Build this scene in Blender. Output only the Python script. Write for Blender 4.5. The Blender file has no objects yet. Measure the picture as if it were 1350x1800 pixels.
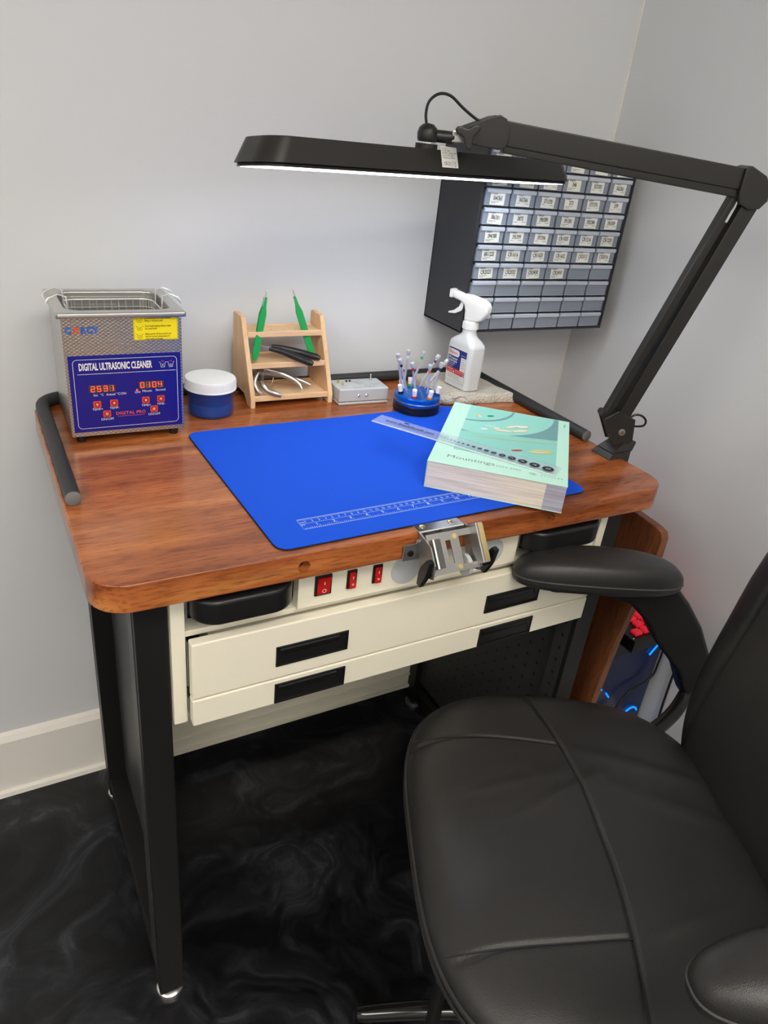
import bpy, bmesh, math, random
from mathutils import Matrix, Vector
random.seed(7)
S = bpy.context.scene
COL = S.collection
# ------------------------------------------------------------------ camera
def rz(a): return Matrix.Rotation(a, 4, 'Z')
def rx(a): return Matrix.Rotation(a, 4, 'X')
def ry(a): return Matrix.Rotation(a, 4, 'Y')
def T(x, y=0, z=0):
    return Matrix.Translation(x if isinstance(x, (Vector, tuple)) else (x, y, z))
cd = bpy.data.cameras.new('camera')
cam = bpy.data.objects.new('camera', cd); COL.objects.link(cam)
cam.matrix_world = T(-0.0703, -0.7033, 0.4805) @ rz(-0.5494) @ rx(1.0811) @ rz(0.1174)
cd.sensor_fit = 'HORIZONTAL'; cd.sensor_width = 36; cd.lens = 1273.9*36/1350
cd.clip_start = 0.02
S.camera = cam
# ------------------------------------------------------------------ world, lights, exposure
w = bpy.data.worlds.new('world'); S.world = w; w.use_nodes = True
w.node_tree.nodes['Background'].inputs[0].default_value = (0.9, 0.95, 1, 1)
w.node_tree.nodes['Background'].inputs[1].default_value = 0.3
S.view_settings.view_transform = 'Standard'; S.view_settings.look = 'None'
S.view_settings.gamma = 1; S.view_settings.use_curve_mapping = False
S.view_settings.exposure = 0.0
LAMP_E = 8.2        # strength of the lamp's diffuser
PANEL_E = 12.6       # strength of the ceiling panels
# ------------------------------------------------------------------ materials
def lin(c): return c/12.92 if c <= .04045 else ((c+.055)/1.055)**2.4
def rgb(r, g, b): return (lin(r/255), lin(g/255), lin(b/255), 1)
def mat(name, col, rough=.5, metal=0, emit=None, es=0, spec=.5, coat=0, trans=0, ior=1.45):
    m = bpy.data.materials.new(name); m.use_nodes = True
    p = m.node_tree.nodes['Principled BSDF']
    p.inputs['Base Color'].default_value = col
    p.inputs['Roughness'].default_value = rough
    p.inputs['Metallic'].default_value = metal
    p.inputs['Specular IOR Level'].default_value = spec
    p.inputs['Coat Weight'].default_value = coat
    p.inputs['Coat Roughness'].default_value = .12
    p.inputs['Transmission Weight'].default_value = trans
    p.inputs['IOR'].default_value = ior
    if emit:
        p.inputs['Emission Color'].default_value = emit
        p.inputs['Emission Strength'].default_value = es
    return m
def N(m, t, **kw):
    n = m.node_tree.nodes.new(t)
    for k, v in kw.items():
        if k in n.inputs: n.inputs[k].default_value = v
        else: setattr(n, k, v)
    return n
def L(m, a, ao, b, bi): m.node_tree.links.new(a.outputs[ao], b.inputs[bi])
def P(m): return m.node_tree.nodes['Principled BSDF']
def coords(m, scale=(1, 1, 1), kind='Object', rot=(0, 0, 0)):
    tc = N(m, 'ShaderNodeTexCoord'); mp = N(m, 'ShaderNodeMapping')
    mp.inputs['Scale'].default_value = scale; mp.inputs['Rotation'].default_value = rot
    L(m, tc, kind, mp, 'Vector'); return mp
def ramp(m, stops):
    r = N(m, 'ShaderNodeValToRGB'); e = r.color_ramp.elements
    while len(e) < len(stops): e.new(.5)
    for q, (p, c) in zip(e, stops): q.position = p; q.color = c
    return r
def bump(m, scale, strength, dist=.001, vec=(1, 1, 1), detail=4, kind='Noise'):
    mp = coords(m, vec)
    n = N(m, 'ShaderNodeTexNoise' if kind == 'Noise' else 'ShaderNodeTexVoronoi', Scale=scale)
    if kind == 'Noise': n.inputs['Detail'].default_value = detail
    L(m, mp, 0, n, 'Vector')
    b = N(m, 'ShaderNodeBump', Strength=strength, Distance=dist)
    L(m, n, 0, b, 'Height'); L(m, b, 0, P(m), 'Normal'); return m
def wood(name, cols, rough=.35, along='x', big=7., coat=.25, fine=260, fs=.75):
    m = mat(name, cols[0], rough, coat=coat)
    s = {'x': (.10, 1, 1), 'y': (1, .1, 1), 'z': (1, 1, .10)}[along]
    mp = coords(m, s)
    n1 = N(m, 'ShaderNodeTexNoise', Scale=big, Detail=5, Roughness=.55, Distortion=.9); L(m, mp, 0, n1, 'Vector')
    r = ramp(m, [(.34, cols[0]), (.46, cols[1]), (.55, cols[2]), (.66, cols[3])]); 
    mp1 = coords(m, tuple(q*(1 if q < 1 else 1) for q in s))
    n3 = N(m, 'ShaderNodeTexNoise', Scale=big*5, Detail=3, Distortion=.3); L(m, mp1, 0, n3, 'Vector')
    mx0 = N(m, 'ShaderNodeMix', data_type='FLOAT'); mx0.inputs[0].default_value = .35
    L(m, n1, 0, mx0, 2); L(m, n3, 0, mx0, 3); L(m, mx0, 0, r, 0)
    mp2 = coords(m, tuple(q if q == 1 else .12 for q in s))
    n2 = N(m, 'ShaderNodeTexNoise', Scale=fine, Detail=3, Roughness=.6); L(m, mp2, 0, n2, 'Vector')
    r2 = ramp(m, [(.33, (.46, .38, .34, 1)), (.52, (1, 1, 1, 1))]); L(m, n2, 0, r2, 0)
    mx = N(m, 'ShaderNodeMix', data_type='RGBA', blend_type='MULTIPLY'); mx.inputs[0].default_value = fs
    L(m, r, 0, mx, 6); L(m, r2, 0, mx, 7); L(m, mx, 2, P(m), 'Base Color')
    return m
def clear(name, col, alpha, rough=.05, metal=0):
    """thin see-through plastic: part of the light passes, the rest meets a glossy surface"""
    m = mat(name, col, rough, metal)
    t = N(m, 'ShaderNodeBsdfTransparent'); mx = N(m, 'ShaderNodeMixShader'); mx.inputs[0].default_value = alpha
    out = m.node_tree.nodes['Material Output']
    L(m, t, 0, mx, 1); L(m, P(m), 0, mx, 2); L(m, mx, 0, out, 0); return m

M = {}
M['wall'] = bump(mat('wall_paint', rgb(214, 216, 219), .55, spec=.3), 6, .05, .01)
M['ceiling'] = mat('ceiling_paint', rgb(215, 212, 205), .8)
M['trim'] = bump(mat('trim_paint', rgb(236, 232, 224), .3), 8, .05, .004)
M['caulk'] = mat('corner_caulk', rgb(225, 222, 214), .5)
M['top'] = wood('sapele_worktop', [rgb(98, 47, 22), rgb(150, 82, 42), rgb(180, 106, 56), rgb(208, 140, 80)], .27)
M['board'] = wood('brown_board', [rgb(84, 46, 26), rgb(104, 60, 36), rgb(124, 74, 44), rgb(140, 88, 56)], .45, 'z', 5, .1)
M['birch'] = wood('birch_ply', [rgb(214, 172, 128), rgb(224, 186, 144), rgb(232, 196, 154), rgb(236, 206, 166)], .55, 'x', 9, 0, 200, .25)
M['birchz'] = wood('birch_ply_upright', [rgb(206, 166, 124), rgb(220, 180, 138), rgb(228, 192, 150), rgb(234, 204, 164)], .55, 'z', 9, 0, 200, .25)
M['cream'] = mat('cream_enamel', rgb(234, 229, 210), .32)
M['black'] = mat('black_plastic', rgb(22, 22, 23), .35)
M['blackm'] = mat('matt_black', rgb(16, 16, 17), .6)
M['legblack'] = mat('black_powder_coat', rgb(24, 23, 22), .42)
M['lampblack'] = mat('lamp_black', rgb(36, 34, 32), .38)
M['rail'] = mat('black_foam_rail', rgb(44, 45, 47), .5)
M['railend'] = bump(mat('worn_rail_end', rgb(110, 110, 108), .7), 400, .4)
M['chrome'] = mat('chrome', (.8, .8, .82, 1), .12, 1)
M['steel'] = bump(mat('steel', (.60, .59, .56, 1), .28, 1), 30, .04, .002)
M['dsteel'] = bump(mat('grey_steel', (.36, .36, .35, 1), .38, .85), 40, .05, .001)
M['brass'] = mat('brass', (.75, .6, .3, 1), .25, 1)
M['white'] = mat('white_plastic', rgb(238, 238, 236), .4)
M['blue'] = bump(mat('blue_mat_cloth', rgb(22, 82, 214), .8, spec=.2), 900, .25, .0006)
M['matedge'] = mat('black_rubber', rgb(14, 14, 15), .7)
M['print'] = mat('pale_print', rgb(190, 215, 235), .6)
M['panelblue'] = mat('dark_blue_panel', rgb(24, 24, 128), .25)
M['yellow'] = mat('yellow_sticker', rgb(240, 222, 20), .4)
M['ink'] = mat('black_ink', rgb(24, 24, 24), .5)
M['greyink'] = mat('grey_ink', rgb(110, 110, 112), .5)
M['redink'] = mat('red_ink', rgb(205, 50, 48), .5)
M['orange'] = mat('orange_ink', rgb(222, 92, 46), .5)
M['logoblue'] = mat('blue_ink', rgb(48, 96, 190), .5)
M['navy'] = mat('navy_ink', rgb(30, 44, 130), .45)
M['paper'] = mat('white_paper', rgb(226, 226, 220), .55)
M['segoff'] = mat('display_window', rgb(70, 52, 50), .3)
M['segdim'] = mat('unlit_segment', rgb(150, 135, 128), .4)
M['seg'] = mat('lit_segment', (1, .03, .02, 1), .4, emit=(1, .09, .05, 1), es=1.5)
M['button'] = mat('red_button', rgb(214, 66, 52), .4)
M['green'] = mat('green_coating', rgb(24, 150, 74), .35)
M['greenband'] = mat('pale_green_band', rgb(120, 200, 160), .4)
M['grip'] = mat('black_grip', rgb(30, 31, 34), .38)
M['greybox'] = mat('grey_plastic_case', rgb(186, 190, 192), .45)
M['anod'] = mat('blue_anodised', rgb(0, 96, 200), .25, .45)
M['darkbase'] = mat('dark_anodised', rgb(28, 28, 34), .3, .3)
M['red'] = mat('red_plastic', rgb(200, 40, 55), .4)
M['orangep'] = mat('orange_plastic', rgb(235, 120, 30), .4)
M['purple'] = mat('purple_plastic', rgb(90, 60, 140), .4)
M['bluep'] = mat('blue_plastic', rgb(30, 60, 110), .4)
M['greenp'] = mat('green_plastic', rgb(60, 180, 90), .4)
M['jade'] = mat('jade_green', rgb(30, 140, 90), .3)
M['towel'] = bump(mat('terry_cloth', rgb(206, 200, 188), .95, spec=.1), 300, 1.0, .006, detail=2)
M['bottle'] = mat('translucent_bottle', rgb(232, 236, 238), .32, trans=.2)
M['jarglass'] = clear('clear_jar_plastic', rgb(60, 80, 150), .30, .06)
M['liquid'] = mat('blue_liquid', rgb(8, 92, 200), .12)
M['jarreflect'] = mat('navy_reflection', rgb(14, 40, 120), .1, coat=.5)  # reflection of the liquid, put into a navy colour
M['driver'] = mat('bright_steel', (.78, .78, .78, 1), .3, .6)
M['satin'] = mat('satin_steel', (.44, .42, .39, 1), .28, .95)
M['mint'] = mat('mint_cover', rgb(190, 234, 218), .35)
M['teal'] = mat('teal_print', rgb(140, 206, 194), .35)
M['teal2'] = mat('teal_print_pale', rgb(150, 216, 204), .35)
M['tealgrey'] = mat('grey_teal_print', rgb(116, 160, 162), .35)
M['gold'] = mat('gold_print', rgb(222, 200, 130), .4)
M['silver'] = mat('silver_print', rgb(225, 230, 228), .4)
M['clear'] = clear('clear_acrylic', rgb(205, 215, 235), .22, .04)
M['clearedge'] = clear('acrylic_edge', rgb(235, 240, 245), .6, .1)
M['drawer'] = clear('smoky_clear_plastic', rgb(150, 158, 172), .72, .22)
M['drawerlip'] = clear('clear_drawer_lip', rgb(205, 212, 226), .80, .22)
M['cabinet'] = mat('charcoal_case', rgb(46, 47, 52), .45)
M['redlamp'] = mat('red_rocker', rgb(190, 24, 22), .25, coat=.4)
M['lit'] = mat('lamp_diffuser', (1, 1, 1, 1), .5, emit=(.86, .93, 1, 1), es=LAMP_E)
M['panel'] = mat('ceiling_panel_light', (1, 1, 1, 1), .5, emit=(1, .93, .83, 1), es=PANEL_E)
M['bluelit'] = mat('blue_led', (.0, .1, .6, 1), .4, emit=(.0, .22, 1, 1), es=1.6)
M['redlit'] = mat('red_backlit_key', (.75, .02, .04, 1), .4, emit=(1, .02, .05, 1), es=.22)
M['greenlit'] = mat('green_led', (.1, .6, .3, 1), .4, emit=(.05, .8, .3, 1), es=.8)
M['glass'] = mat('dark_glass', rgb(28, 42, 84), .22)  # blue glow from inside the tower is put into the glass colour
M['foottip'] = mat('nickel_foot', (.7, .69, .66, 1), .3, 1)
M['leather'] = bump(mat('black_leather', rgb(38, 37, 37), .40), 900, .16, .0012, kind='Voronoi')
M['base'] = mat('glossy_black_base', rgb(20, 20, 21), .15, coat=.6)
M['stitch'] = mat('stitching', rgb(70, 69, 68), .6)
# honeycomb embossed steel
def honey():
    m = mat('embossed_steel', (.50, .47, .42, 1), .30, 1)
    mp = coords(m, (1, 0, 1.5), rot=(0, math.pi/4, 0))
    v = N(m, 'ShaderNodeTexVoronoi', Scale=190, Randomness=.05, feature='DISTANCE_TO_EDGE'); L(m, mp, 0, v, 'Vector')
    r = ramp(m, [(0, (.16, .15, .14, 1)), (.16, (.62, .59, .53, 1))]); L(m, v, 0, r, 0); L(m, r, 0, P(m), 'Base Color')
    b = N(m, 'ShaderNodeBump', Strength=.5, Distance=.001); L(m, v, 0, b, 'Height'); L(m, b, 0, P(m), 'Normal')
    return m
M['honey'] = honey()
def perf():
    m = mat('perforated_steel', rgb(40, 40, 41), .42, .2)
    tc = N(m, 'ShaderNodeTexCoord'); sp = N(m, 'ShaderNodeSeparateXYZ'); L(m, tc, 'Object', sp, 0)
    def wave(axis, off):
        a = N(m, 'ShaderNodeMath', operation='MULTIPLY'); L(m, sp, axis, a, 0); a.inputs[1].default_value = 2*math.pi/.030
        s_ = N(m, 'ShaderNodeMath', operation='COSINE'); L(m, a, 0, s_, 0); return s_
    a = wave('Y', 0); b = wave('Z', 0)
    ad = N(m, 'ShaderNodeMath', operation='ADD'); L(m, a, 0, ad, 0); L(m, b, 0, ad, 1)
    r = ramp(m, [(.0, (0, 0, 0, 1)), (.02, (1, 1, 1, 1))]); r.color_ramp.interpolation = 'CONSTANT'
    mr = N(m, 'ShaderNodeMath', operation='SUBTRACT'); mr.inputs[0].default_value = 1.78; L(m, ad, 0, mr, 1)
    L(m, mr, 0, r, 0)
    mx = N(m, 'ShaderNodeMix', data_type='RGBA'); mx.inputs[6].default_value = (.002, .002, .002, 1); mx.inputs[7].default_value = rgb(58, 58, 60)
    L(m, r, 0, mx, 0); L(m, mx, 2, P(m), 'Base Color'); return m
M['perf'] = perf()
def floor_mat():
    m = mat('black_swirled_epoxy', (.004, .004, .005, 1), .28)
    mp = coords(m, (1, 1, 1))
    n0 = N(m, 'ShaderNodeTexNoise', Scale=2.2, Detail=3); L(m, mp, 0, n0, 'Vector')
    sc = N(m, 'ShaderNodeVectorMath', operation='MULTIPLY_ADD'); L(m, n0, 1, sc, 0)
    sc.inputs[1].default_value = (.8, .8, .8); L(m, mp, 0, sc, 2)
    n1 = N(m, 'ShaderNodeTexNoise', Scale=5.0, Detail=9, Roughness=.68, Distortion=1.5); L(m, sc, 0, n1, 'Vector')
    r = ramp(m, [(.40, (.0025, .0025, .003, 1)), (.50, (.0075, .0078, .0095, 1)), (.58, (.018, .019, .023, 1)), (.70, (.055, .058, .068, 1))])
    L(m, n1, 0, r, 0); L(m, r, 0, P(m), 'Base Color'); return m
M['floor'] = floor_mat()
# page block: thin layered lines
def pages(name, c1, c2, sc):
    m = mat(name, c1, .7); mp = coords(m, (.02, .02, 1))
    n = N(m, 'ShaderNodeTexNoise', Scale=sc, Detail=2); L(m, mp, 0, n, 'Vector')
    r = ramp(m, [(.30, c2), (.62, c1)]); L(m, n, 0, r, 0); L(m, r, 0, P(m), 'Base Color'); return m
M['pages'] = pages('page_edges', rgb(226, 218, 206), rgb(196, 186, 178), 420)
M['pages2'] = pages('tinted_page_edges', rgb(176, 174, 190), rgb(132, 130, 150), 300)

# ------------------------------------------------------------------ mesh builder
def rr(w, h, r, n=6, cx=0, cy=0):
    pts = []
    for (sx, sy, a0) in ((1, 1, 0), (-1, 1, 90), (-1, -1, 180), (1, -1, 270)):
        for i in range(n+1):
            a = math.radians(a0+90*i/n)
            pts.append((cx+sx*(w/2-r)+r*math.cos(a), cy+sy*(h/2-r)+r*math.sin(a)))
    return pts
GLY = {}
def text_mesh(s, off=0., spacing=1., shear=0.):
    key = (s, off, spacing, shear)
    if key in GLY: return GLY[key]
    c = bpy.data.curves.new('t', 'FONT'); c.body = s; c.size = 1; c.offset = off; c.resolution_u = 2
    c.space_character = spacing; c.shear = shear
    o = bpy.data.objects.new('t', c); COL.objects.link(o)
    dg = bpy.context.evaluated_depsgraph_get(); dg.update()
    me = bpy.data.meshes.new_from_object(o.evaluated_get(dg))
    bpy.data.objects.remove(o); GLY[key] = me; return me
class MB:
    def __init__(s): s.bm = bmesh.new(); s.mats = []
    def mi(s, m):
        if m not in s.mats: s.mats.append(m)
        return s.mats.index(m)
    def add(s, tmp, m, X=None):
        if X is not None: tmp.transform(X)
        i = s.mi(m)
        for f in tmp.faces: f.material_index = i
        me = bpy.data.meshes.new('x'); tmp.to_mesh(me); tmp.free()
        s.bm.from_mesh(me); bpy.data.meshes.remove(me); return s
    def box(s, x0, x1, y0, y1, z0, z1, m, bev=0, seg=2, X=None):
        t = bmesh.new(); bmesh.ops.create_cube(t, size=1)
        bmesh.ops.scale(t, vec=(x1-x0, y1-y0, z1-z0), verts=t.verts)
        bmesh.ops.translate(t, vec=((x0+x1)/2, (y0+y1)/2, (z0+z1)/2), verts=t.verts)
        if bev: bmesh.ops.bevel(t, geom=t.edges[:], offset=bev, segments=seg, affect='EDGES', profile=.5)
        return s.add(t, m, X)
    def prism(s, pts, a, b, m, plane='xy', bev=0, seg=2, X=None, top=None):
        t = bmesh.new()
        def mk(p, h): return {'xy': (p[0], p[1], h), 'xz': (p[0], h, p[1]), 'yz': (h, p[0], p[1])}[plane]
        v0 = [t.verts.new(mk(p, a)) for p in pts]; v1 = [t.verts.new(mk(p, b)) for p in (top or pts)]
        f0 = t.faces.new(v0[::-1]); f1 = t.faces.new(v1)
        n = len(pts)
        for i in range(n): t.faces.new((v0[i], v0[(i+1) % n], v1[(i+1) % n], v1[i]))
        bmesh.ops.recalc_face_normals(t, faces=t.faces)
        if bev:
            eds = list(f0.edges)+list(f1.edges)
            bmesh.ops.bevel(t, geom=eds, offset=bev, segments=seg, affect='EDGES', profile=.5)
        return s.add(t, m, X)
    def flat(s, pts, z, m, X=None):
        t = bmesh.new(); t.faces.new([t.verts.new((p[0], p[1], z)) for p in pts]); return s.add(t, m, X)
    def line(s, a, b, wd, z, m, X=None):
        a, b = Vector(a), Vector(b); d = (b-a).normalized(); n = Vector((-d.y, d.x))*wd/2
        return s.flat([a-n, b-n, b+n, a+n], z, m, X)
    def ring(s, pts, wd, z, m, X=None):
        n = len(pts)
        for i in range(n): s.line(pts[i], pts[(i+1) % n], wd, z, m, X)
        return s
    def tube(s, pts, r, m, seg=10, closed=False, X=None):
        pts = [Vector(p) for p in pts]; n = len(pts); t = bmesh.new()
        rad = r if isinstance(r, (list, tuple)) else [r]*n
        def tan(i):
            if closed: return (pts[(i+1) % n]-pts[i-1]).normalized()
            return (pts[min(i+1, n-1)]-pts[max(i-1, 0)]).normalized()
        d = tan(0); u = d.orthogonal().normalized(); rings = []
        for i in range(n):
            d2 = tan(i); u = (u-d2*u.dot(d2)); u = u.normalized() if u.length > 1e-6 else d2.orthogonal().normalized()
            v = d2.cross(u)
            rings.append([t.verts.new(pts[i]+(u*math.cos(2*math.pi*k/seg)+v*math.sin(2*math.pi*k/seg))*rad[i]) for k in range(seg)])
        for i in range(n-(0 if closed else 1)):
            A, B = rings[i], rings[(i+1) % n]
            for k in range(seg): t.faces.new((A[k], A[(k+1) % seg], B[(k+1) % seg], B[k]))
        if not closed: t.faces.new(rings[0][::-1]); t.faces.new(rings[-1])
        bmesh.ops.recalc_face_normals(t, faces=t.faces)
        return s.add(t, m, X)
    def lathe(s, prof, m, seg=32, X=None):
        t = bmesh.new(); rings = []
        for (r, z) in prof:
            rings.append([t.verts.new((0, 0, z))] if r < 1e-6 else [t.verts.new((r*math.cos(2*math.pi*k/seg), r*math.sin(2*math.pi*k/seg), z)) for k in range(seg)])
        for A, B in zip(rings, rings[1:]):
            for k in range(seg):
                k2 = (k+1) % seg
                if len(A) == 1 and len(B) == 1: continue
                if len(A) == 1: t.faces.new((A[0], B[k2], B[k]))
                elif len(B) == 1: t.faces.new((A[k], A[k2], B[0]))
                else: t.faces.new((A[k], A[k2], B[k2], B[k]))
        bmesh.ops.recalc_face_normals(t, faces=t.faces)
        return s.add(t, m, X)
    def text(s, txt, size, X, m, xs=1., align='L', off=0., spacing=1., z=0., shear=0.):
        me = text_mesh(txt, off, spacing, shear)
        if not me.vertices: return s
        x0 = min(v.co.x for v in me.vertices); x1 = max(v.co.x for v in me.vertices)
        sh = {'L': 0, 'C': -(x0+x1)/2, 'R': -x1}[align]
        t = bmesh.new(); t.from_mesh(me)
        bmesh.ops.translate(t, vec=(sh, 0, 0), verts=t.verts)
        bmesh.ops.scale(t, vec=(size*xs, size, size), verts=t.verts)
        bmesh.ops.translate(t, vec=(0, 0, z), verts=t.verts)
        return s.add(t, m, X)
    def cushion(s, outline, top, bot, m, nr=60, na=200, X=None):
        t = bmesh.new()
        def ringset(f):
            R = []
            for i in range(1, nr+1):
                q = 1-(1-i/nr)**1.6
                row = []
                for k in range(na):
                    a, b = outline(2*math.pi*k/na)
                    row.append(t.verts.new((a*q+outline.c[0]*(1-q), b*q+outline.c[1]*(1-q), f(a*q+outline.c[0]*(1-q), b*q+outline.c[1]*(1-q), q))))
                R.append(row)
            c = t.verts.new((outline.c[0], outline.c[1], f(outline.c[0], outline.c[1], 0)))
            for k in range(na): t.faces.new((c, R[0][k], R[0][(k+1) % na]))
            for A, B in zip(R, R[1:]):
                for k in range(na): t.faces.new((A[k], B[k], B[(k+1) % na], A[(k+1) % na]))
            return R
        A = ringset(top); B = ringset(bot)
        for k in range(na): t.faces.new((A[-1][k], B[-1][k], B[-1][(k+1) % na], A[-1][(k+1) % na]))
        bmesh.ops.recalc_face_normals(t, faces=t.faces)
        return s.add(t, m, X)
    def obj(s, name, parent=None, X=None, smooth=35, kind=None, label=None):
        me = bpy.data.meshes.new(name); s.bm.to_mesh(me); s.bm.free()
        for m in s.mats: me.materials.append(m)
        if smooth:
            me.shade_smooth(); me.set_sharp_from_angle(angle=math.radians(smooth))
        o = link(name, me, parent, X, kind, label)
        if smooth and smooth <= 50:
            w_ = o.modifiers.new('normals', 'WEIGHTED_NORMAL'); w_.keep_sharp = True; w_.weight = 90
        return o
def link(name, me, parent=None, X=None, kind=None, label=None):
    o = bpy.data.objects.new(name, me); COL.objects.link(o)
    if parent: o.parent = parent
    if X is not None: o.matrix_local = X
    if kind: o['kind'] = kind
    if label: o['label'] = label
    return o
class Outline:
    def __init__(s, c, f): s.c = c; s.f = f
    def __call__(s, a): return s.f(a)
def thing(name, label, cat, X=None, group=None):
    o = bpy.data.objects.new(name, None); COL.objects.link(o); o.empty_display_size = .02
    if X is not None: o.matrix_world = X
    o['label'] = label; o['category'] = cat
    if group: o['group'] = group
    return o
def tag(o, label, cat, group=None):
    o['label'] = label; o['category'] = cat
    if group: o['group'] = group
    return o
def frame(o, x, y):
    """matrix with origin o, x axis and y axis (z = their cross product)"""
    x = Vector(x).normalized(); y = Vector(y); y = (y-x*y.dot(x)).normalized(); z = x.cross(y)
    m = Matrix.Identity(4)
    for i, c in enumerate((x, y, z)):
        for j in range(3): m[j][i] = c[j]
    m.translation = Vector(o); return m
def smooth_path(pts, n=8):
    """Catmull-Rom through points"""
    P_ = [Vector(p) for p in pts]; P_ = [P_[0]*2-P_[1]]+P_+[P_[-1]*2-P_[-2]]; out = []
    for i in range(1, len(P_)-2):
        a, b, c, d = P_[i-1:i+3]
        for k in range(n):
            t = k/n
            out.append(.5*((2*b)+(c-a)*t+(2*a-5*b+4*c-d)*t*t+(3*b-a-3*c+d)*t**3))
    out.append(P_[-2]); return out
def boolean_cut(o, cutter):
    md = o.modifiers.new('cut', 'BOOLEAN'); md.operation = 'DIFFERENCE'; md.object = cutter; md.solver = 'EXACT'
    dg = bpy.context.evaluated_depsgraph_get(); dg.update()
    me = bpy.data.meshes.new_from_object(o.evaluated_get(dg)); o.modifiers.clear(); o.data = me
    bpy.data.objects.remove(cutter)
    me.shade_smooth(); me.set_sharp_from_angle(angle=math.radians(35))

# ------------------------------------------------------------------ room
FZ = -.905; CZ = 1.55; WX = 1.213; WY = .624; LX = -2.2; FY = -2.8
def struct(name, mb, parent=None, **k): return mb.obj(name, parent, kind='structure', **k)
struct('floor', MB().box(LX-.05, WX+.05, FY-.05, WY+.05, FZ-.05, FZ, M['floor']), smooth=0)
struct('wall_back', MB().box(LX, WX+.05, WY, WY+.05, FZ, CZ, M['wall']), smooth=0)
struct('wall_right', MB().box(WX, WX+.05, FY, WY, FZ, CZ, M['wall']), smooth=0)
struct('wall_left', MB().box(LX-.05, LX, FY, WY, FZ, CZ, M['wall']), smooth=0)
struct('wall_front', MB().box(LX, WX+.05, FY-.05, FY, FZ, CZ, M['wall']), smooth=0)
struct('ceiling', MB().box(LX-.05, WX+.05, FY-.05, WY+.05, CZ, CZ+.05, M['ceiling']), smooth=0)
struct('trim_1', MB().tube([(WX-.0005, WY-.0005, FZ+.16), (WX-.0005, WY-.0005, CZ)], .0022, M['caulk'], 8))
bb = [(0, 0), (.015, 0), (.015, .148), (.008, .160), (0, .165)]
struct('baseboard_back', MB().prism([(WY-a, FZ+b) for a, b in bb], LX, WX, M['trim'], 'yz').prism([(WY-.015-a, FZ+b) for a, b in ((0, 0), (.010, 0), (.008, .010), (0, .013))], LX, WX, M['trim'], 'yz'), smooth=0)
struct('baseboard_right', MB().prism([(WX-a, FZ+b) for a, b in bb], FY, WY-.015, M['trim'], 'xz'), smooth=0)
def ceiling_light(x, y, lx, ly, lab):
    t = thing('ceiling_light', lab, 'light', T(x, y, CZ))
    f = MB()
    for a in ((-lx/2-.03, -lx/2, -ly/2-.03, ly/2+.03), (lx/2, lx/2+.03, -ly/2-.03, ly/2+.03), (-lx/2, lx/2, -ly/2-.03, -ly/2), (-lx/2, lx/2, ly/2, ly/2+.03)):
        f.box(*a, -.03, 0, M['white'])
    f.obj('frame', t, smooth=0)
    MB().box(-lx/2, lx/2, -ly/2, ly/2, -.02, -.005, M['panel']).obj('diffuser', t, smooth=0)
ceiling_light(.30, -1.30, 1.15, .55, 'ceiling light panel nearest to the workbench, just behind the photographer')
ceiling_light(-.55, -2.3, 1.15, .75, 'ceiling light panel at the far end of the room')
ceiling_light(-1.45, -.95, .55, 1.15, 'added unseen light panel over the left side of the room, brightening the right wall')  # unseen panel added to throw more light on the right wall

# ------------------------------------------------------------------ jeweller's workbench
W, D, TH = .9115, .600, .0392
bench = thing('workbench', "jeweller's workbench with glossy red-brown wooden top, cream drawers and black steel legs", 'workbench', T(0, 0, FZ))
U = -FZ
def bp(mb, name, parent=bench, **k): return mb.obj(name, parent, X=T(0, 0, U), **k)
top = bp(MB().prism(rr(W, D, .046, 10, W/2, D/2), -TH, 0, M['top'], bev=.0028, seg=3), 'tabletop')
cut = MB()
for hx in (.253, .656): cut.lathe([(0, -.03), (.0085, -.03), (.0085, .012), (0, .012)], M['top'], 24, T(hx, 0, -.0205) @ rx(math.pi/2))
cobj = cut.obj('cut'); cobj.location = (0, 0, 0); top_world = T(0, 0, 0)
boolean_cut(top, cobj)
MB().lathe([(0, 0), (.0084, 0), (.0084, .001), (0, .001)], M['blackm'], 24, T(.253, .018, -.0205) @ rx(math.pi/2)).obj('hole_shade', top, X=T(0, 0, 0))  # black disc stands in for the shade deep in the left hole
# black bumper rail around the left, back and right edges
path = [(.0125, .204)]+[(.0125, .20+i*.05) for i in range(1, 7)]
def arc(cx, cy, r, a0, a1, n=8): return [(cx+r*math.cos(math.radians(a0+(a1-a0)*i/n)), cy+r*math.sin(math.radians(a0+(a1-a0)*i/n))) for i in range(n+1)]
path += arc(.0525, .546, .040, 180, 90)+[(.1+i*.1, .586) for i in range(8)]+arc(.859, .546, .040, 90, 0)+[(.899, .50-i*.05) for i in range(7)]+[(.899, .196)]
rp = [(x, y, .0105) for x, y in path]
rail = bp(MB().tube(rp, .0105, M['rail'], 16), 'bumper_rail')
for (x, y) in ((.0125, .204), (.899, .196)): MB().lathe([(0, .003), (.007, .0022), (.0104, 0), (.0104, -.002), (0, -.002)], M['railend'], 20, T(x, y, .0105) @ rx(math.pi/2)).obj('end_cap', rail, X=T(0, 0, 0), label='worn grey rail end')
def c_leg(x0, x1, y0, y1, name='leg'):
    m = MB().box(x0, x1, y0, y1, FZ+.022, -TH-.001, M['legblack'], .0022)
    o = bp(m, name)
    f = MB().lathe([(0, FZ), (.0225, FZ), (.0235, FZ+.003), (.0225, FZ+.009), (.018, FZ+.012), (.008, FZ+.013), (.008, FZ+.03), (0, FZ+.03)], M['foottip'], 32, T((x0+x1)/2, (y0+y1)/2, 0))
    f.obj('foot', o, X=T(0, 0, 0)); return o
for a in ((.0485, .0895, .037, .078), (.0485, .0895, .497, .538), (.822, .863, .037, .078), (.822, .863, .497, .538)): c_leg(*a)
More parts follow.
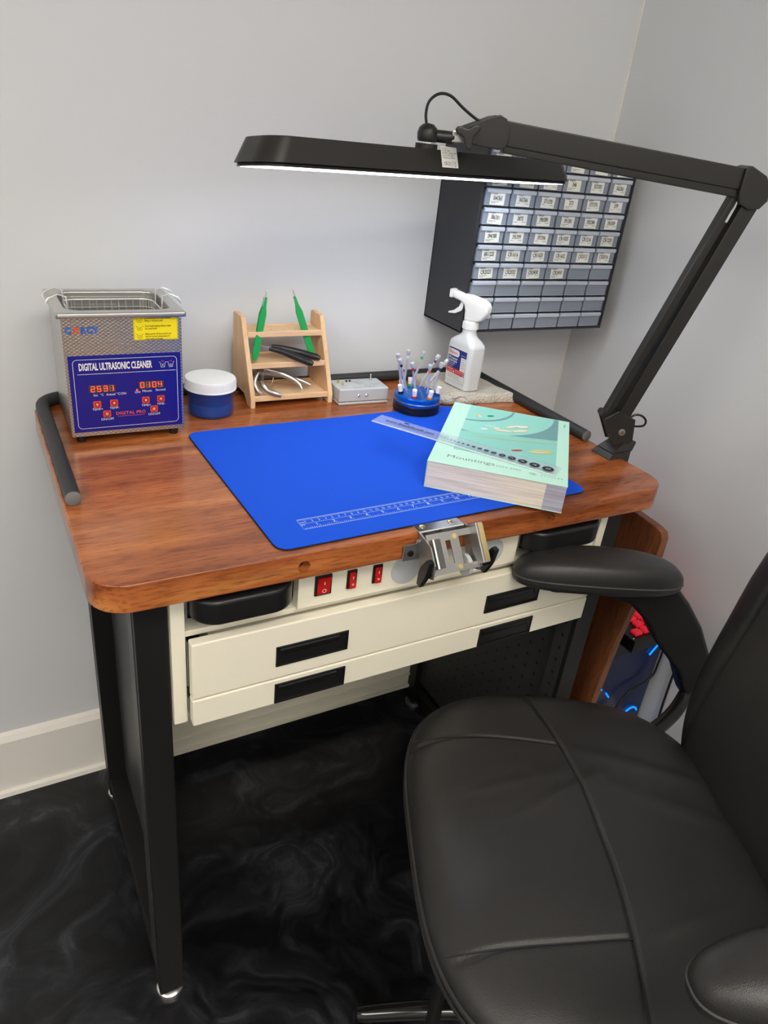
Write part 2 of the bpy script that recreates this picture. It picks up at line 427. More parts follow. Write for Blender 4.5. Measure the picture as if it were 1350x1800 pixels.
for s_, (x0, x1) in (('l', (.084, .088)), ('r', (.838, .842))):
    bp(MB().box(x0, x1, .078, .497, FZ+.09, -TH-.001, M['perf']), 'perforated_panel', smooth=0)
    bp(MB().box(x0-.034 if s_ == 'l' else x0-.014, x1, .078, .497, FZ+.035, FZ+.072, M['legblack'], .002), 'side_rail')
    bp(MB().box(x0-.0365, x0-.0352, .046, .0785, FZ+.09, -TH-.001, M['perf']) if s_ == 'l' else MB().box(x0-.0175, x0-.016, .046, .0785, FZ+.09, -TH-.001, M['perf']), 'post_side_strip')  # added strips on post sides: slots, plus side light put into lighter grey
# cream drawer cabinet
cab = bp(MB().box(.0905, .109, .030, .50, -.258, -TH-.001, M['cream'], .002)
   .box(.803, .8195, .030, .50, -.258, -TH-.001, M['cream'], .002)
   .box(.109, .803, .488, .50, -.25, -TH-.001, M['cream']).box(.109, .803, .05, .488, -.252, -.247, M['cream'])
   .box(.109, .803, .034, .06, -.117, -.108, M['cream'], .001)
   .box(.109, .803, .10, .11, -.245, -TH-.001, M['blackm']), 'cabinet_body')
apron = MB().box(.259, .628, .028, .045, -.108, -TH-.001, M['cream'], .001)
apr = bp(apron, 'apron')
for cx in (.425, .575):
    MB().lathe([(0, 0), (.024, 0), (.024, .0012), (.0225, .0018), (0, .0018)], M['greybox'], 40, T(cx, .028, -.078) @ rx(math.pi/2)).obj('cover_cap', apr, X=T(0, 0, 0))
def rocker(x, z, wd, ht, on):
    m = MB().box(-wd/2-.003, wd/2+.003, -.003, .0, -ht/2-.003, ht/2+.003, M['black'], .001)
    m.prism([(-ht/2, -.002), (ht/2, -.002), (ht/2, -.0075 if on else -.004), (0, -.0045), (-ht/2, -.004 if on else -.0075)], -wd/2, wd/2, M['redlamp'], 'yz', X=Matrix(((1, 0, 0, 0), (0, 0, 1, 0), (0, 1, 0, 0), (0, 0, 0, 1))))
    fr = frame((0, -.0066, 0), (1, 0, 0), (0, 0, 1))
    m.text('I', ht*.22, fr, M['print'], align='C', z=.0008) if False else None
    m.line((0, ht*.12), (0, ht*.30), .0009, .0, M['paper'], frame((0, -.0064, 0), (1, 0, 0), (0, 0, 1)))
    m.ring([(math.cos(a)*wd*.14, -ht*.25+math.sin(a)*wd*.14) for a in [k*math.pi/6 for k in range(12)]], .0007, .0, M['paper'], frame((0, -.0066, 0), (1, 0, 0), (0, 0, 1)))
    m.obj('rocker_switch', apr, X=T(x, .028, z))
rocker(.2945, -.0745, .019, .026, True); rocker(.3375, -.0745, .009, .024, False); rocker(.3775, -.0745, .009, .024, False)
def drawer(z0, z1, y, hz0, hz1, x0=.111, x1=.801):
    m = MB().box(x0, x1, y, y+.016, z0, z1, M['cream'], .0025, 3)
    m.box(x0+.03, x1-.03, y+.016, .085, z0+.01, z1-.012, M['cream'])
    o = bp(m, 'drawer')
    for c in (.2785, .6265):
        h = MB(); wd = .054; hh = (hz1-hz0)/2; zc = (hz0+hz1)/2
        X = T(c, y, zc)
        for a in ((-wd, wd, hh-.003, hh), (-wd, wd, -hh, -hh+.003), (-wd, -wd+.003, -hh, hh), (wd-.003, wd, -hh, hh)):
            h.box(a[0], a[1], -.0022, .002, a[2], a[3], M['black'], .0006, X=X)
        h.box(-wd+.002, wd-.002, -.0002, .0012, -hh+.002, hh-.002, M['black'], X=X)
        # scooped pull: curved lip inside the frame
        pr = [(-.0002, hh-.003), (-.0020, hh-.006), (-.0016, hh-.011), (-.0002, hh-.015)]
        h.prism(pr, -wd+.006, wd-.014, M['black'], 'yz', X=X)
        h.prism([(wd-.013, hh-.004), (wd-.004, hh-.004), (wd-.004, -hh+.006)], -.0015, -.0002, M['black'], 'xz', X=X)
        h.obj('pull_handle', o, X=T(0, 0, 0))
    sl = MB().box(x0-.0015, x0-.0003, y+.016, .2, z0+.012, z1-.006, M['dsteel'])
    sl.obj('slide', o, X=T(0, 0, 0)); return o
drawer(-.2055, -.115, .012, -.183, -.150); drawer(-.252, -.2075, .012, -.249, -.215)
for (xa, xb) in ((.113, .249), (.634, .784)):
    cxm = (xa+xb)/2; wdt = xb-xa
    pts = [(xa, -.073+.012), (xa, -.046), (xb, -.046), (xb, -.073+.012)]
    body = rr(wdt, .10, .035, 10, cxm, .047)
    m = MB().prism(body, -.083, -.046, M['black'], bev=.006, seg=3)
    o = bp(m, 'pull_out_tray')
    MB().box(xa-.004, xa-.001, .03, .12, -.09, -.06, M['dsteel']).box(xa-.0045, xa-.003, .031, .1, -.079, -.070, M['blackm']).obj('slide', o, X=T(0, 0, 0))
bp(MB().box(.0905, .8215, .527, .533, FZ+.066, -.60, M['cream'], .001).box(.0905, .8215, .519, .533, FZ+.060, FZ+.068, M['cream'], .001).box(.0905, .8215, .522, .529, FZ+.10, FZ+.104, M['cream'], .001), 'back_panel')

# ------------------------------------------------------------------ brown board beside right leg
mb = MB().prism([(.32, -.080), (.058, -.083), (.010, -.086), (-.004, -.090), (-.010, -.100), (-.0105, -.137), (.005, -.248), (.018, -.349), (.026, -.483), (.05, FZ+.0005), (.32, FZ+.0005)], -.009, .009, M['board'], 'yz', bev=.003)
o = mb.obj('wooden_board', X=T(.929, 0, 0)); tag(o, 'tall brown wooden board standing upright against the right end of the workbench', 'board')

# ------------------------------------------------------------------ blue mat
MR = .0266
matX = T(.2215, .0105, 0) @ rz(MR)
mt = thing('bench_mat', 'blue rubber-backed mat with printed ruler lying flat on the worktop', 'mat', matX)
mw, mh = .527, .391
MB().prism(rr(mw, mh, .018, 8, mw/2, mh/2), .0001, .0020, M['matedge'], bev=.0004, seg=1).obj('backing', mt)
MB().prism(rr(mw-.0012, mh-.0012, .0175, 8, mw/2, mh/2), .0020, .0031, M['blue'], bev=.0004, seg=1).obj('cloth_top', mt)
inv = matX.inverted()
q0 = inv @ Vector((.2722, .0494, 0)); rb = MB(); z = .0034
rx0, ry0 = q0.x, q0.y; RL = .3048; RH = .0262; lw = .0006
rb.ring([(rx0, ry0), (rx0+RL, ry0), (rx0+RL, ry0+RH), (rx0, ry0+RH)], lw, z, M['print'])
rb.line((rx0, ry0+RH*.52), (rx0+RL, ry0+RH*.52), lw*.8, z, M['print'])
for i in range(12*8):
    L_ = .0068 if i % 8 == 0 else (.005 if i % 4 == 0 else .0036)
    rb.line((rx0+i*.0254/8, ry0), (rx0+i*.0254/8, ry0+L_), .0005, z, M['print'])
for i in range(150):
    L_ = .0052 if i % 5 == 0 else .0036
    rb.line((rx0+i*.002, ry0+RH), (rx0+i*.002, ry0+RH-L_), .00045, z, M['print'])
for i in range(1, 12): rb.text(str(i), .0085, T(rx0+i*.0254-.003, ry0+.0062, z), M['print'], align='C', off=.01)
for i in range(1, 30): rb.text(str(i), .0052, T(rx0+i*.01, ry0+RH-.0098, z), M['print'], align='C', off=.01)
rb.text('CM', .0048, T(rx0+.0012, ry0+RH-.0105, z), M['print']); rb.text('IN', .0048, T(rx0+.0012, ry0+.0095, z), M['print'])
rb.obj('printed_ruler', mt, smooth=0)

# ------------------------------------------------------------------ ultrasonic cleaner
uc = thing('ultrasonic_cleaner', 'stainless ultrasonic cleaner with blue front panel and open basket tank', 'cleaner', T(.039, .400, 0))
CW, CD2, CH0, CH1 = .169, .142, .013, .200
body = MB().box(0, CW, .0012, CD2, CH0, CH1-.006, M['steel'], .0015)
for (i, j) in ((0, 0), (1, 0), (0, 1), (1, 1)):
    MB().lathe([(0, 0), (.0068, 0), (.0085, .0135), (0, .0135)], M['black'], 20).obj('foot', uc, X=T(.014+i*(CW-.028), .015+j*(CD2-.03), 0))
# body shell without lid: sides + floor, tank opening
bd = MB()
bd.box(0, .0015, .0012, CD2, CH0, CH1-.004, M['steel']).box(CW-.0015, CW, .0012, CD2, CH0, CH1-.004, M['steel'])
bd.box(0, CW, CD2-.0015, CD2, CH0, CH1-.004, M['steel']).box(0, CW, .0012, CD2, CH0, CH0+.002, M['steel'])
bd.box(0, CW, .0002, .0014, CH0, CH1-.004, M['honey'])
bd.obj('housing', uc, smooth=0)
# rim plate with rounded opening and tank
def ring_surface(loops, m, mb):
    t = bmesh.new(); R = [[t.verts.new(p) for p in lp] for lp in loops]; n = len(R[0])
    for A, B in zip(R, R[1:]):
        for k in range(n): t.faces.new((A[k], A[(k+1) % n], B[(k+1) % n], B[k]))
    bmesh.ops.recalc_face_normals(t, faces=t.faces)
    mb.add(t, m)
def lp(w_, h_, r, z, n=8): return [(x, y, z) for x, y in rr(w_, h_, r, n, CW/2, CD2/2)]
rim = MB(); RW, RD = CW+.014, CD2+.014
ring_surface([lp(RW-.002, RD-.002, .004, CH1-.006), lp(RW, RD, .005, CH1-.005), lp(RW, RD, .005, CH1), lp(RW-.003, RD-.003, .005, CH1+.0015),
   lp(CW-.014, CD2-.018, .025, CH1+.002), lp(CW-.020, CD2-.024, .023, CH1-.001), lp(CW-.021, CD2-.025, .023, CH1-.05), lp(CW-.023, CD2-.027, .024, CH1-.10)], M['steel'], rim)
rim.flat([(x, y) for x, y in rr(CW-.023, CD2-.027, .024, 8, CW/2, CD2/2)], CH1-.10, M['steel'])
rim.flat([(x, y) for x, y in rr(RW-.002, RD-.002, .004, 8, CW/2, CD2/2)], CH1-.1005, M['steel']) if False else None
rim.obj('tank_rim', uc, smooth=50)
bk = thing('mesh_basket', 'wire mesh basket hooked on the rim of the ultrasonic tank', 'basket', T(.039, .400, 0))
bm_ = MB(); bw, bdp = CW-.034, CD2-.042; bz0, bz1 = CH1-.070, CH1-.009
ol = rr(bw, bdp, .018, 6, CW/2, CD2/2)
bm_.tube([(x, y, bz1) for x, y in ol], .0013, M['driver'], 8, closed=True)
for dz in (.012, .024, .036, .048): bm_.tube([(x, y, bz1-dz) for x, y in ol], .0007, M['driver'], 6, closed=True)
per = []
for i in range(len(ol)):
    a = Vector(ol[i]); b = Vector(ol[(i+1) % len(ol)]); n = max(1, int((b-a).length/.011))
    for k in range(n): per.append(a+(b-a)*k/n)
for p in per: bm_.tube([(p.x, p.y, bz1), (p.x, p.y, bz0)], .0007, M['driver'], 5)
x_ = CW/2-bw/2+.006
while x_ < CW/2+bw/2-.004: bm_.tube([(x_, CD2/2-bdp/2+.003, bz0), (x_, CD2/2+bdp/2-.003, bz0)], .0005, M['chrome'], 5); x_ += .008
y_ = CD2/2-bdp/2+.006
while y_ < CD2/2+bdp/2-.004: bm_.tube([(CW/2-bw/2+.003, y_, bz0), (CW/2+bw/2-.003, y_, bz0)], .0005, M['chrome'], 5); y_ += .008
bm_.obj('mesh', bk)
for sg in (-1, 1):
    cx = CW/2; e = cx+sg*bw/2
    y0, y1 = CD2/2-.022, CD2/2+.022
    pth = [(e, y0, bz1-.005), (e+sg*.001, y0, CH1+.012), (e+sg*.012, y0, CH1+.0155), (cx+sg*(RW/2+.001), y0, CH1+.010), (cx+sg*(RW/2+.006), y0, CH1+.002),
           (cx+sg*(RW/2+.006), y1, CH1+.002), (cx+sg*(RW/2+.001), y1, CH1+.010), (e+sg*.012, y1, CH1+.0155), (e+sg*.001, y1, CH1+.012), (e, y1, bz1-.005)]
    MB().tube(pth, .0012, M['driver'], 8).obj('handle', bk)
# front: blue panel with print
fp = MB(); PX0, PX1, PZ0, PZ1 = .004, .166, .020, .139
F0 = frame((0, 0, 0), (1, 0, 0), (0, 0, 1))   # x right, y up, z towards the viewer
pw, ph = PX1-PX0, PZ1-PZ0
fp.box(PX0, PX1, -.0012, .0005, PZ0, PZ1, M['panelblue'], .0004)
ring_ = rr(pw-.012, ph-.012, .006, 5, PX0+pw/2, PZ0+ph/2); zz = .0014
fp.ring(ring_, .0006, zz, M['paper'], F0)
def Fp(u, v): return F0 @ T(PX0+u*pw, PZ0+v*ph, zz)
fp.text('DIGITAL ULTRASONIC CLEANER', .0150, Fp(.085, .815), M['paper'], xs=.475, off=.03)
fp.line((PX0+.07*pw, PZ0+.765*ph), (PX0+.95*pw, PZ0+.765*ph), .0006, zz, M['paper'], F0)
for k, u in enumerate((.80, .875)):
    X = Fp(u, .81)
    for a, b in (((-.001, .008), (.001, .008)), ((.001, .008), (.0025, 0)), ((.0025, 0), (.0075, 0)), ((.0075, 0), (.009, .008)), ((.009, .008), (.011, .008))): fp.line(a, b, .0004, 0, M['paper'], X)
    if k == 0: fp.line((.003, .001), (.007, .006), .0004, 0, M['paper'], X); fp.line((.007, .001), (.003, .006), .0004, 0, M['paper'], X)
    else:
        for q in (.0015, .003, .0045): fp.line((.003, q), (.007, q), .0004, 0, M['paper'], X)
    fp.text('NO' if k == 0 else 'OK', .003, X @ T(.005, .0085, 0), M['redink'], align='C')
for s_, u, v in (('Set', .21, .475), ('°C', .265, .475), ('Actual °C', .365, .475), ('ON', .457, .475), ('ON', .585, .48), ('Minute', .675, .49), ('Second', .80, .495)):
    fp.text(s_, .0052, Fp(u, v), M['paper'], align='C')
for s_, u, v in (('TEMP+', .218, .285), ('TEMP-', .368, .29), ('TIME+', .659, .295), ('TIME-', .80, .30), ('ON/OFF', .298, .145), ('ON/OFF', .731, .165)):
    fp.text(s_, .0052, Fp(u, v), M['paper'], align='C')
fp.text('DIGITAL PRO', .0072, Fp(.515, .205), M['orange'], align='C', off=.01, spacing=1.05)
fp.line((PX0+.39*pw, PZ0+.185*ph), (PX0+.64*pw, PZ0+.185*ph), .0005, zz, M['orange'], F0)
fp.obj('front_panel', uc, smooth=0)
SEG = {'0': 'abcdef', '1': 'bc', '2': 'abged', '3': 'abgcd', '4': 'fgbc', '5': 'afgcd', '9': 'abcdfg'}
def seg7(mb, ch, X, w_, h_):
    g = {'a': ((0, h_), (w_, h_)), 'd': ((0, 0), (w_, 0)), 'g': ((0, h_/2), (w_, h_/2)), 'f': ((0, h_/2), (0, h_)), 'e': ((0, 0), (0, h_/2)), 'b': ((w_, h_/2), (w_, h_)), 'c': ((w_, 0), (w_, h_/2))}
    for k, (a, b) in g.items():
        on = k in SEG[ch]
        mb.line(a, b, .0015 if on else .0010, .0002 if on else .0001, M['seg'] if on else M['segdim'], X)
for (u0, v0, s_) in ((.170, .535, '2531'), (.612, .55, '0104')):
    d = MB(); X = Fp(u0, v0) @ Matrix.Scale(.80, 4); d.prism([(-.003, -.002), (.0445, -.002), (.0445, .0125), (-.003, .0125)], 0, .0006, M['segoff'], X=X)
    for i, ch in enumerate(s_): seg7(d, ch, X @ T(.001+i*.0108+(.0008 if i > 1 else 0), .0005, .0007), .0062, .0100)
    d.obj('display', uc, smooth=0)
d = MB().lathe([(0, .0008), (.0012, .0006), (.0014, 0)], M['seg'], 12, Fp(.582, .525)); d.obj('indicator_light', uc)
for u, v, k in ((.186, .325, 0), (.336, .33, 0), (.627, .34, 0), (.768, .345, 0), (.266, .19, 1), (.699, .21, 1)):
    b_ = MB().prism(rr(.0115, .0105, .0015, 4, .005, .005), 0, .0009, M['button'], bev=.0003, seg=1)
    b_.ring([(.005+.0036*math.cos(a), .005+.0036*math.sin(a)) for a in [q*math.pi/8 for q in range(16)]], .0009, .0011, M['ink'])
    if k: b_.ring([(.005+.0016*math.cos(a), .005+.0016*math.sin(a)) for a in [q*math.pi/5 for q in range(10)]], .0005, .0011, M['paper']); b_.line((.005, .005), (.005, .0075), .0006, .0012, M['paper'])
    else: b_.flat([(.005, .0032), (.0062, .005), (.005, .0068), (.0038, .005)], .0011, M['paper'])
    b_.obj('button', uc, X=Fp(u, v), smooth=0)
st = MB(); SX0, SX1, SZ0, SZ1 = .0985, .1635, .159, .196
st.prism(rr(SX1-SX0, SZ1-SZ0, .002, 3, (SX0+SX1)/2, (SZ0+SZ1)/2), 0, .0004, M['yellow'], X=F0)
st.ring(rr(SX1-SX0-.002, SZ1-SZ0-.002, .002, 3, (SX0+SX1)/2, (SZ0+SZ1)/2), .0003, .0006, M['ink'], F0)
for i, (a, b) in enumerate((('Do not plug power source before', 'filling or emptying tank!'), ("Don't keep heating without water", 'nor supervised!'), ('Please power off the controls and', 'wait for normal temperature of'))):
    zt = SZ1-.0055-i*.0118
    st.text(a, .0040, F0 @ T(SX0+.0165, zt, .0006), M['ink'], xs=.70, off=.01); st.text(b, .0040, F0 @ T(SX0+.0165, zt-.0038, .0006), M['ink'], xs=.70, off=.01)
    if i == 2: st.text('water before drainage!', .0040, F0 @ T(SX0+.0165, zt-.0076, .0006), M['ink'], xs=.7, off=.01)
    X = F0 @ T(SX0+.004, zt-.0048, .0006)
    for p, q in (((-.001, .006), (.001, .006)), ((.001, .006), (.002, 0)), ((.002, 0), (.0075, 0)), ((.0075, 0), (.0085, .006)), ((.0085, .006), (.0102, .006))): st.line(p, q, .0004, 0, M['ink'], X)
    if i < 2: st.line((.003, .001), (.007, .005), .0004, 0, M['ink'], X); st.line((.007, .001), (.003, .005), .0004, 0, M['ink'], X)
    else:
        for q in (.0015, .003, .0045): st.line((.003, q), (.007, q), .0003, 0, M['ink'], X)
st.obj('warning_sticker', uc, smooth=0)
lg = MB()
for ch, mt_, xx in (('C', 'logoblue', .0045), ('X', 'orange', .0150), ('R', 'logoblue', .0250), ('C', 'logoblue', .0335), ('Y', 'logoblue', .0420)):
    lg.text(ch, .0128, F0 @ T(xx, .1715, .0008), M[mt_], xs=.95, off=.05)
lg.obj('brand_lettering', uc, smooth=0)

# ------------------------------------------------------------------ jar of blue liquid
jr = thing('solution_jar', 'clear jar of blue liquid under a white screw lid', 'jar', T(.2775, .4875, 0))
MB().lathe([(0, .0003), (.036, .0003), (.0395, .003), (.0405, .008), (.0405, .046), (.0385, .050), (.0375, .046), (.0382, .010), (.036, .0045), (0, .0035)], M['jarglass'], 48).obj('jar_body', jr)
MB().lathe([(0, .004), (.0355, .004), (.0375, .009), (.0377, .0235), (0, .0235)], M['liquid'], 48).obj('blue_liquid', jr)
MB().lathe([(.0374, .0237), (.0374, .046)], M['jarreflect'], 48).obj('reflection_band', jr)  # navy band paints the liquid's reflection in the empty upper jar
ld = MB(); prof = [(0, .0665), (.038, .0665), (.0425, .0655), (.0435, .0630), (.0435, .0500), (.0445, .0490), (.0445, .0475), (0, .0475)]
ld.lathe(prof, M['white'], 64)
for k in range(90):
    a = 2*math.pi*k/90; ld.box(-.0003, .0003, .0433, .0441, .051, .062, M['white'], X=rz(a))
ld.obj('lid', jr)

# ------------------------------------------------------------------ birch tool rack
rk = thing('tool_rack', 'small light wooden three-shelf tool rack between jar and grey tester', 'rack', T(.352, .490, 0))
side = [(0, 0), (0, .018), (.060, .150), (.066, .152), (.100, .152), (.104, .148), (.104, 0), (.092, 0), (.086, .010), (.076, .016), (.040, .016), (.030, .010), (.022, 0)]
for x0 in (0, .154):
    MB().prism(side, x0, x0+.009, M['birchz'], 'yz', bev=.0008, seg=1).obj('side_panel', rk)
for (y0, y1, z0) in ((.003, .09, .012), (.026, .098, .066), (.046, .102, .118)):
    m = MB().box(.009, .154, y0+.004, y1, z0, z0+.006, M['birch'], .0006, 1).box(.008, .155, y0, y0+.005, z0-.0015, z0+.0085, M['birch'], .0008, 1)
    m.box(.009, .154, y1-.004, y1, z0, z0+.008, M['birch'], .0005, 1)
    if z0 > .1:
        for hx in (.045, .06, .085, .108, .125): m.lathe([(0, 0), (.0012, 0)], M['blackm'], 10, T(hx, y0+.022, z0+.0062))
    m.obj('shelf', rk)
def tweezers(a, b, up, lab):
    a, b = Vector(a), Vector(b); Lg = (b-a).length
    X = frame(a, b-a, up)
    t = thing('tweezers', lab, 'tweezers', X, 'green tweezers in the tool rack')
    prof = [(0, -.0035), (.012, -.0064), (.085, -.0062), (.098, -.0030), (.114, -.0018)]
    for sg in (-1, 1):
        pts = prof+[(x, -y) for x, y in prof[::-1]]
        MB().prism(pts, .0008*sg-.0006, .0008*sg+.0006, M['green'], bev=.0002, seg=1, X=Matrix.Rotation(math.radians(-1.2*sg), 4, 'Y')).obj('arm', t)
    MB().box(.097, .110, -.0025, .0025, -.0032, .0032, M['greenband'], .0005).obj('band', t)
    tp = MB()
    for sg in (-1, 1): tp.tube([(.108, 0, .0022*sg), (.125, 0, .0013*sg), (Lg, 0, .0002*sg)], [.0013, .0009, .0002], M['chrome'], 6)
    tp.obj('tips', t); return t
tweezers((.3700, .526, .078), (.404, .562, .196), (0, 1, 0) if 0 else (1, .2, 0), 'green tweezers leaning right in left end of the tool rack')
tweezers((.4885, .534, .078), (.453, .562, .196), (1, -.2, 0), 'green tweezers leaning left in right end of the tool rack')
# black handled pliers on middle shelf, steel nippers on bottom shelf
def handle(pts, r, m, seg=12, flat=.7, X=None):
    p = smooth_path(pts, 5); n = len(p)
    rad = [r(i/(n-1)) for i in range(n)]
    return MB().tube(p, rad, m, seg)
pl = thing('cutting_pliers', 'black handled pliers lying across the middle shelf', 'pliers', T(.352, .49, .0))
gr = lambda t: .0035+.0032*math.sin(min(1, t*1.25+.05)*math.pi*.62) if t < .985 else .004
handle([(.052, .052, .094), (.075, .042, .090), (.098, .022, .083), (.118, .0, .0775)], gr, M['grip']).obj('handle', pl)
handle([(.060, .060, .095), (.080, .058, .091), (.112, .046, .085), (.142, .022, .0805)], gr, M['grip']).obj('handle', pl)
MB().prism([(-.022, .0012), (-.010, .003), (.012, .0045), (.016, 0), (.012, -.0045), (-.010, -.002), (-.022, .0002)], -.0022, .0022, M['dsteel'], bev=.0005, seg=1,
   X=frame((.044, .056, .0965), (1, -.28, -.12), (.28, 1, 0))).lathe([(0, .0035), (.0028, .003), (.0028, -.003), (0, -.0035)], M['dsteel'], 16, T(.050, .054, .097)).obj('jaws', pl)
np_ = thing('nippers', 'polished steel nippers with curved handles on the bottom shelf', 'pliers', T(.352, .49, 0))
th = lambda t: .0036+.0012*math.sin(t*math.pi)
handle([(.036, .046, .058), (.050, .040, .0565), (.070, .036, .050), (.090, .026, .042), (.100, .016, .034), (.103, .010, .0265)], th, M['satin']).obj('handle', np_)
handle([(.036, .046, .050), (.058, .046, .048), (.082, .046, .042), (.110, .036, .034), (.128, .028, .0265)], th, M['satin']).obj('handle', np_)
handle([(.036, .042, .058), (.022, .030, .054), (.013, .018, .042), (.016, .010, .030), (.022, .006, .024)], th, M['satin']).obj('handle', np_)
handle([(.034, .040, .046), (.028, .020, .040), (.034, .008, .030), (.046, -.002, .026), (.056, -.006, .0225)], lambda t: .0036+.0016*math.sin(t*math.pi), M['satin']).obj('handle', np_)
MB().prism(rr(.016, .012, .004, 4), -.004, .004, M['dsteel'], bev=.001, seg=1, X=T(.034, .044, .052) @ rx(.6)).lathe([(0, .006), (.003, .0055), (.003, -.0055), (0, -.006)], M['chrome'], 16, T(.034, .042, .054)).obj('joint', np_)
MB().tube(smooth_path([(.030, .035, .036), (.040, .034, .028), (.052, .036, .030), (.058, .040, .042)], 5), .0007, M['brass'], 8).obj('spring', np_)

# ------------------------------------------------------------------ grey tester box
tb = thing('battery_tester', 'small grey electronic test box with toggle switch and printed top', 'tester', T(.5185, .4675, 0) @ rz(-.05))
tw, td_, thh = .1035, .058, .032
MB().box(0, tw, 0, td_, .006, thh, M['greybox'], .003, 3).obj('case', tb)
MB().box(.0002, tw-.0002, .0002, td_-.0002, .0002, .0056, M['greybox'], .002, 3).obj('base_cover', tb)
pr_ = MB(); z = thh+.0003
for a, b in (((.008, .050), (.095, .050)), ((.095, .050), (.095, .008)), ((.042, .046), (.052, .020)), ((.072, .050), (.080, .010)), ((.080, .010), (.060, .010)), ((.008, .050), (.014, .034)), ((.076, .020), (.094, .020))): pr_.line(a, b, .0004, z, M['greyink'])
for i in range(4): pr_.text('SIGNAL OUTPUT' if i % 2 else 'PULSE TEST', .0032, T(.048, .044-i*.006, z), M['greyink'], xs=.8)
pr_.text('ON', .0036, T(.084, .040, z), M['greyink']); pr_.text('POWER LEVEL', .0032, T(.078, .023, z), M['greyink'], xs=.7); pr_.text('TEST LEAD', .0034, T(.030, .005, z), M['greyink']); pr_.text('BATTERY', .0034, T(.062, .005, z), M['greyink'])
pr_.ring([(.064+.006*math.cos(a), .014+.004*math.sin(a)) for a in [q*math.pi/8 for q in range(16)]], .0007, z, M['greyink'])
for i in range(3): pr_.lathe([(.0010, 0), (0, .0008)], M['redink'], 10, T(.043+i*.003, .043-i*.004, z))
pr_.obj('printed_top', tb, smooth=0)
for dx in (.040, .0565):
    MB().lathe([(0, 0), (.0032, 0), (.0030, .0015), (.0020, .0022), (0, .0012)], M['chrome'], 20, T(dx, 0, .018) @ rx(math.pi/2)).obj('socket', tb)
MB().lathe([(0, 0), (.004, 0), (.004, .0012), (.0022, .002), (.0020, .003), (.0012, .003), (.0017, .012), (.0011, .0128), (0, .0130)], M['chrome'], 16, T(.083, .044, thh)).obj('toggle_switch', tb)
for dx in (.031, .038): MB().box(-.002, .002, -.0015, .0015, 0, .003, M['black'], .0004, 1).obj('push_button', tb, X=T(dx, .043, thh))
for (dx, dy) in ((.012, .038), (.016, .026)): MB().lathe([(0, 0), (.0028, 0), (.0028, .003), (.0018, .0034), (.0018, .0065), (0, .0068)], M['brass'], 14).obj('terminal_post', tb, X=T(dx, dy, thh))
MB().lathe([(.0045, 0), (.0045, .0012), (.0026, .0014), (.0026, 0)], M['chrome'], 20).obj('washer', tb, X=T(.0235, .022, thh))

# ------------------------------------------------------------------ screwdriver stand
SC = Vector((.657, .413, .0031))
ss = thing('screwdriver_stand', 'round blue and black rotating stand for precision screwdrivers', 'stand', T(SC))
MB().lathe([(0, 0), (.0435, 0), (.0450, .0012), (.0450, .0080), (.0446, .0084), (.0450, .0088), (.0450, .0155), (.0440, .0165), (0, .0165)], M['darkbase'], 64).obj('base', ss)
MB().lathe([(0, .0166), (.0432, .0166), (.0440, .0172), (.0440, .0205), (.0425, .0212), (.0425, .0218), (.0440, .0224), (.0440, .0305), (.0425, .0325), (.0300, .0335), (.010, .0335), (.0085, .034), (0, .034)], M['anod'], 64).obj('turntable', ss)
MB().tube([(.0432*math.cos(a), .0432*math.sin(a), .0215) for a in [k*math.pi/24 for k in range(48)]], .0012, M['dsteel'], 8, closed=True).obj('ring_band', ss)
rng = math.atan2(SC.y+.7033, SC.x+.0703)
tops = [((.596, .118), 'white', 'ink', 'black'), ((.617, .124), 'white', 'white', 'white'), ((.651, .121), 'white', 'greenp', 'green'), ((.685, .112), 'white', 'purple', 'purple'), ((.706, .102), 'white', 'greybox', 'grey'),
        ((.601, .108), 'white', 'darkbase', 'dark grey'), ((.628, .100), 'blue', 'red', 'red'), ((.668, .094), 'blue', 'orangep', 'orange'), ((.694, .097), 'blue', 'bluep', 'navy')]
spot = [(.632, .431), (.640, .440), (.659, .443), (.676, .440), (.684, .432), (.634, .415), (.645, .400), (.666, .392), (.682, .402)]
shade = ['leftmost rear', 'second rear', 'middle rear', 'fourth rear', 'rightmost rear', 'left', 'front left', 'front right', 'right']
for ((tx, tz), _, band, cname), (bx_, by_), sh in zip(tops, spot, shade):
    base = Vector((bx_, by_, .036)); ty = .40+(by_-.413)*.9
    # put the head on the same sight line as measured, at its own depth
    tip = Vector((tx, .40, tz)); camv = Vector((-.0703, -.7033, .4805)); k = (ty-camv.y)/(.40-camv.y); tip = camv+(tip-camv)*k
    X = frame(base, (tip-base).orthogonal(), Vector((0, 0, 1)).cross(tip-base)); zdir = (tip-base).normalized()
    X = T(base) @ Vector((0, 0, 1)).rotation_difference(zdir).to_matrix().to_4x4(); Ls = (tip-base).length
    t = thing('precision_screwdriver', 'slim steel screwdriver with %s band standing at %s of the round stand' % (cname, sh), 'screwdriver', X, 'precision screwdrivers in the round stand')
    MB().lathe([(0, -.004), (.0011, -.004), (.0011, .006), (.0024, .008), (.0024, Ls*.60), (.0017, Ls*.62), (.0017, Ls-.016), (0, Ls-.016)], M['driver'], 12).obj('shaft', t)
    MB().lathe([(.0019, Ls-.017), (.0025, Ls-.0165), (.0025, Ls-.0115), (.0019, Ls-.011)], M[band], 12).obj('colour_band', t)
    MB().lathe([(0, Ls-.012), (.0022, Ls-.011), (.0018, Ls-.0095), (.0038, Ls-.008), (.0046, Ls-.004), (.0038, Ls), (0, Ls+.001)], M['driver'], 14).obj('swivel_head', t)
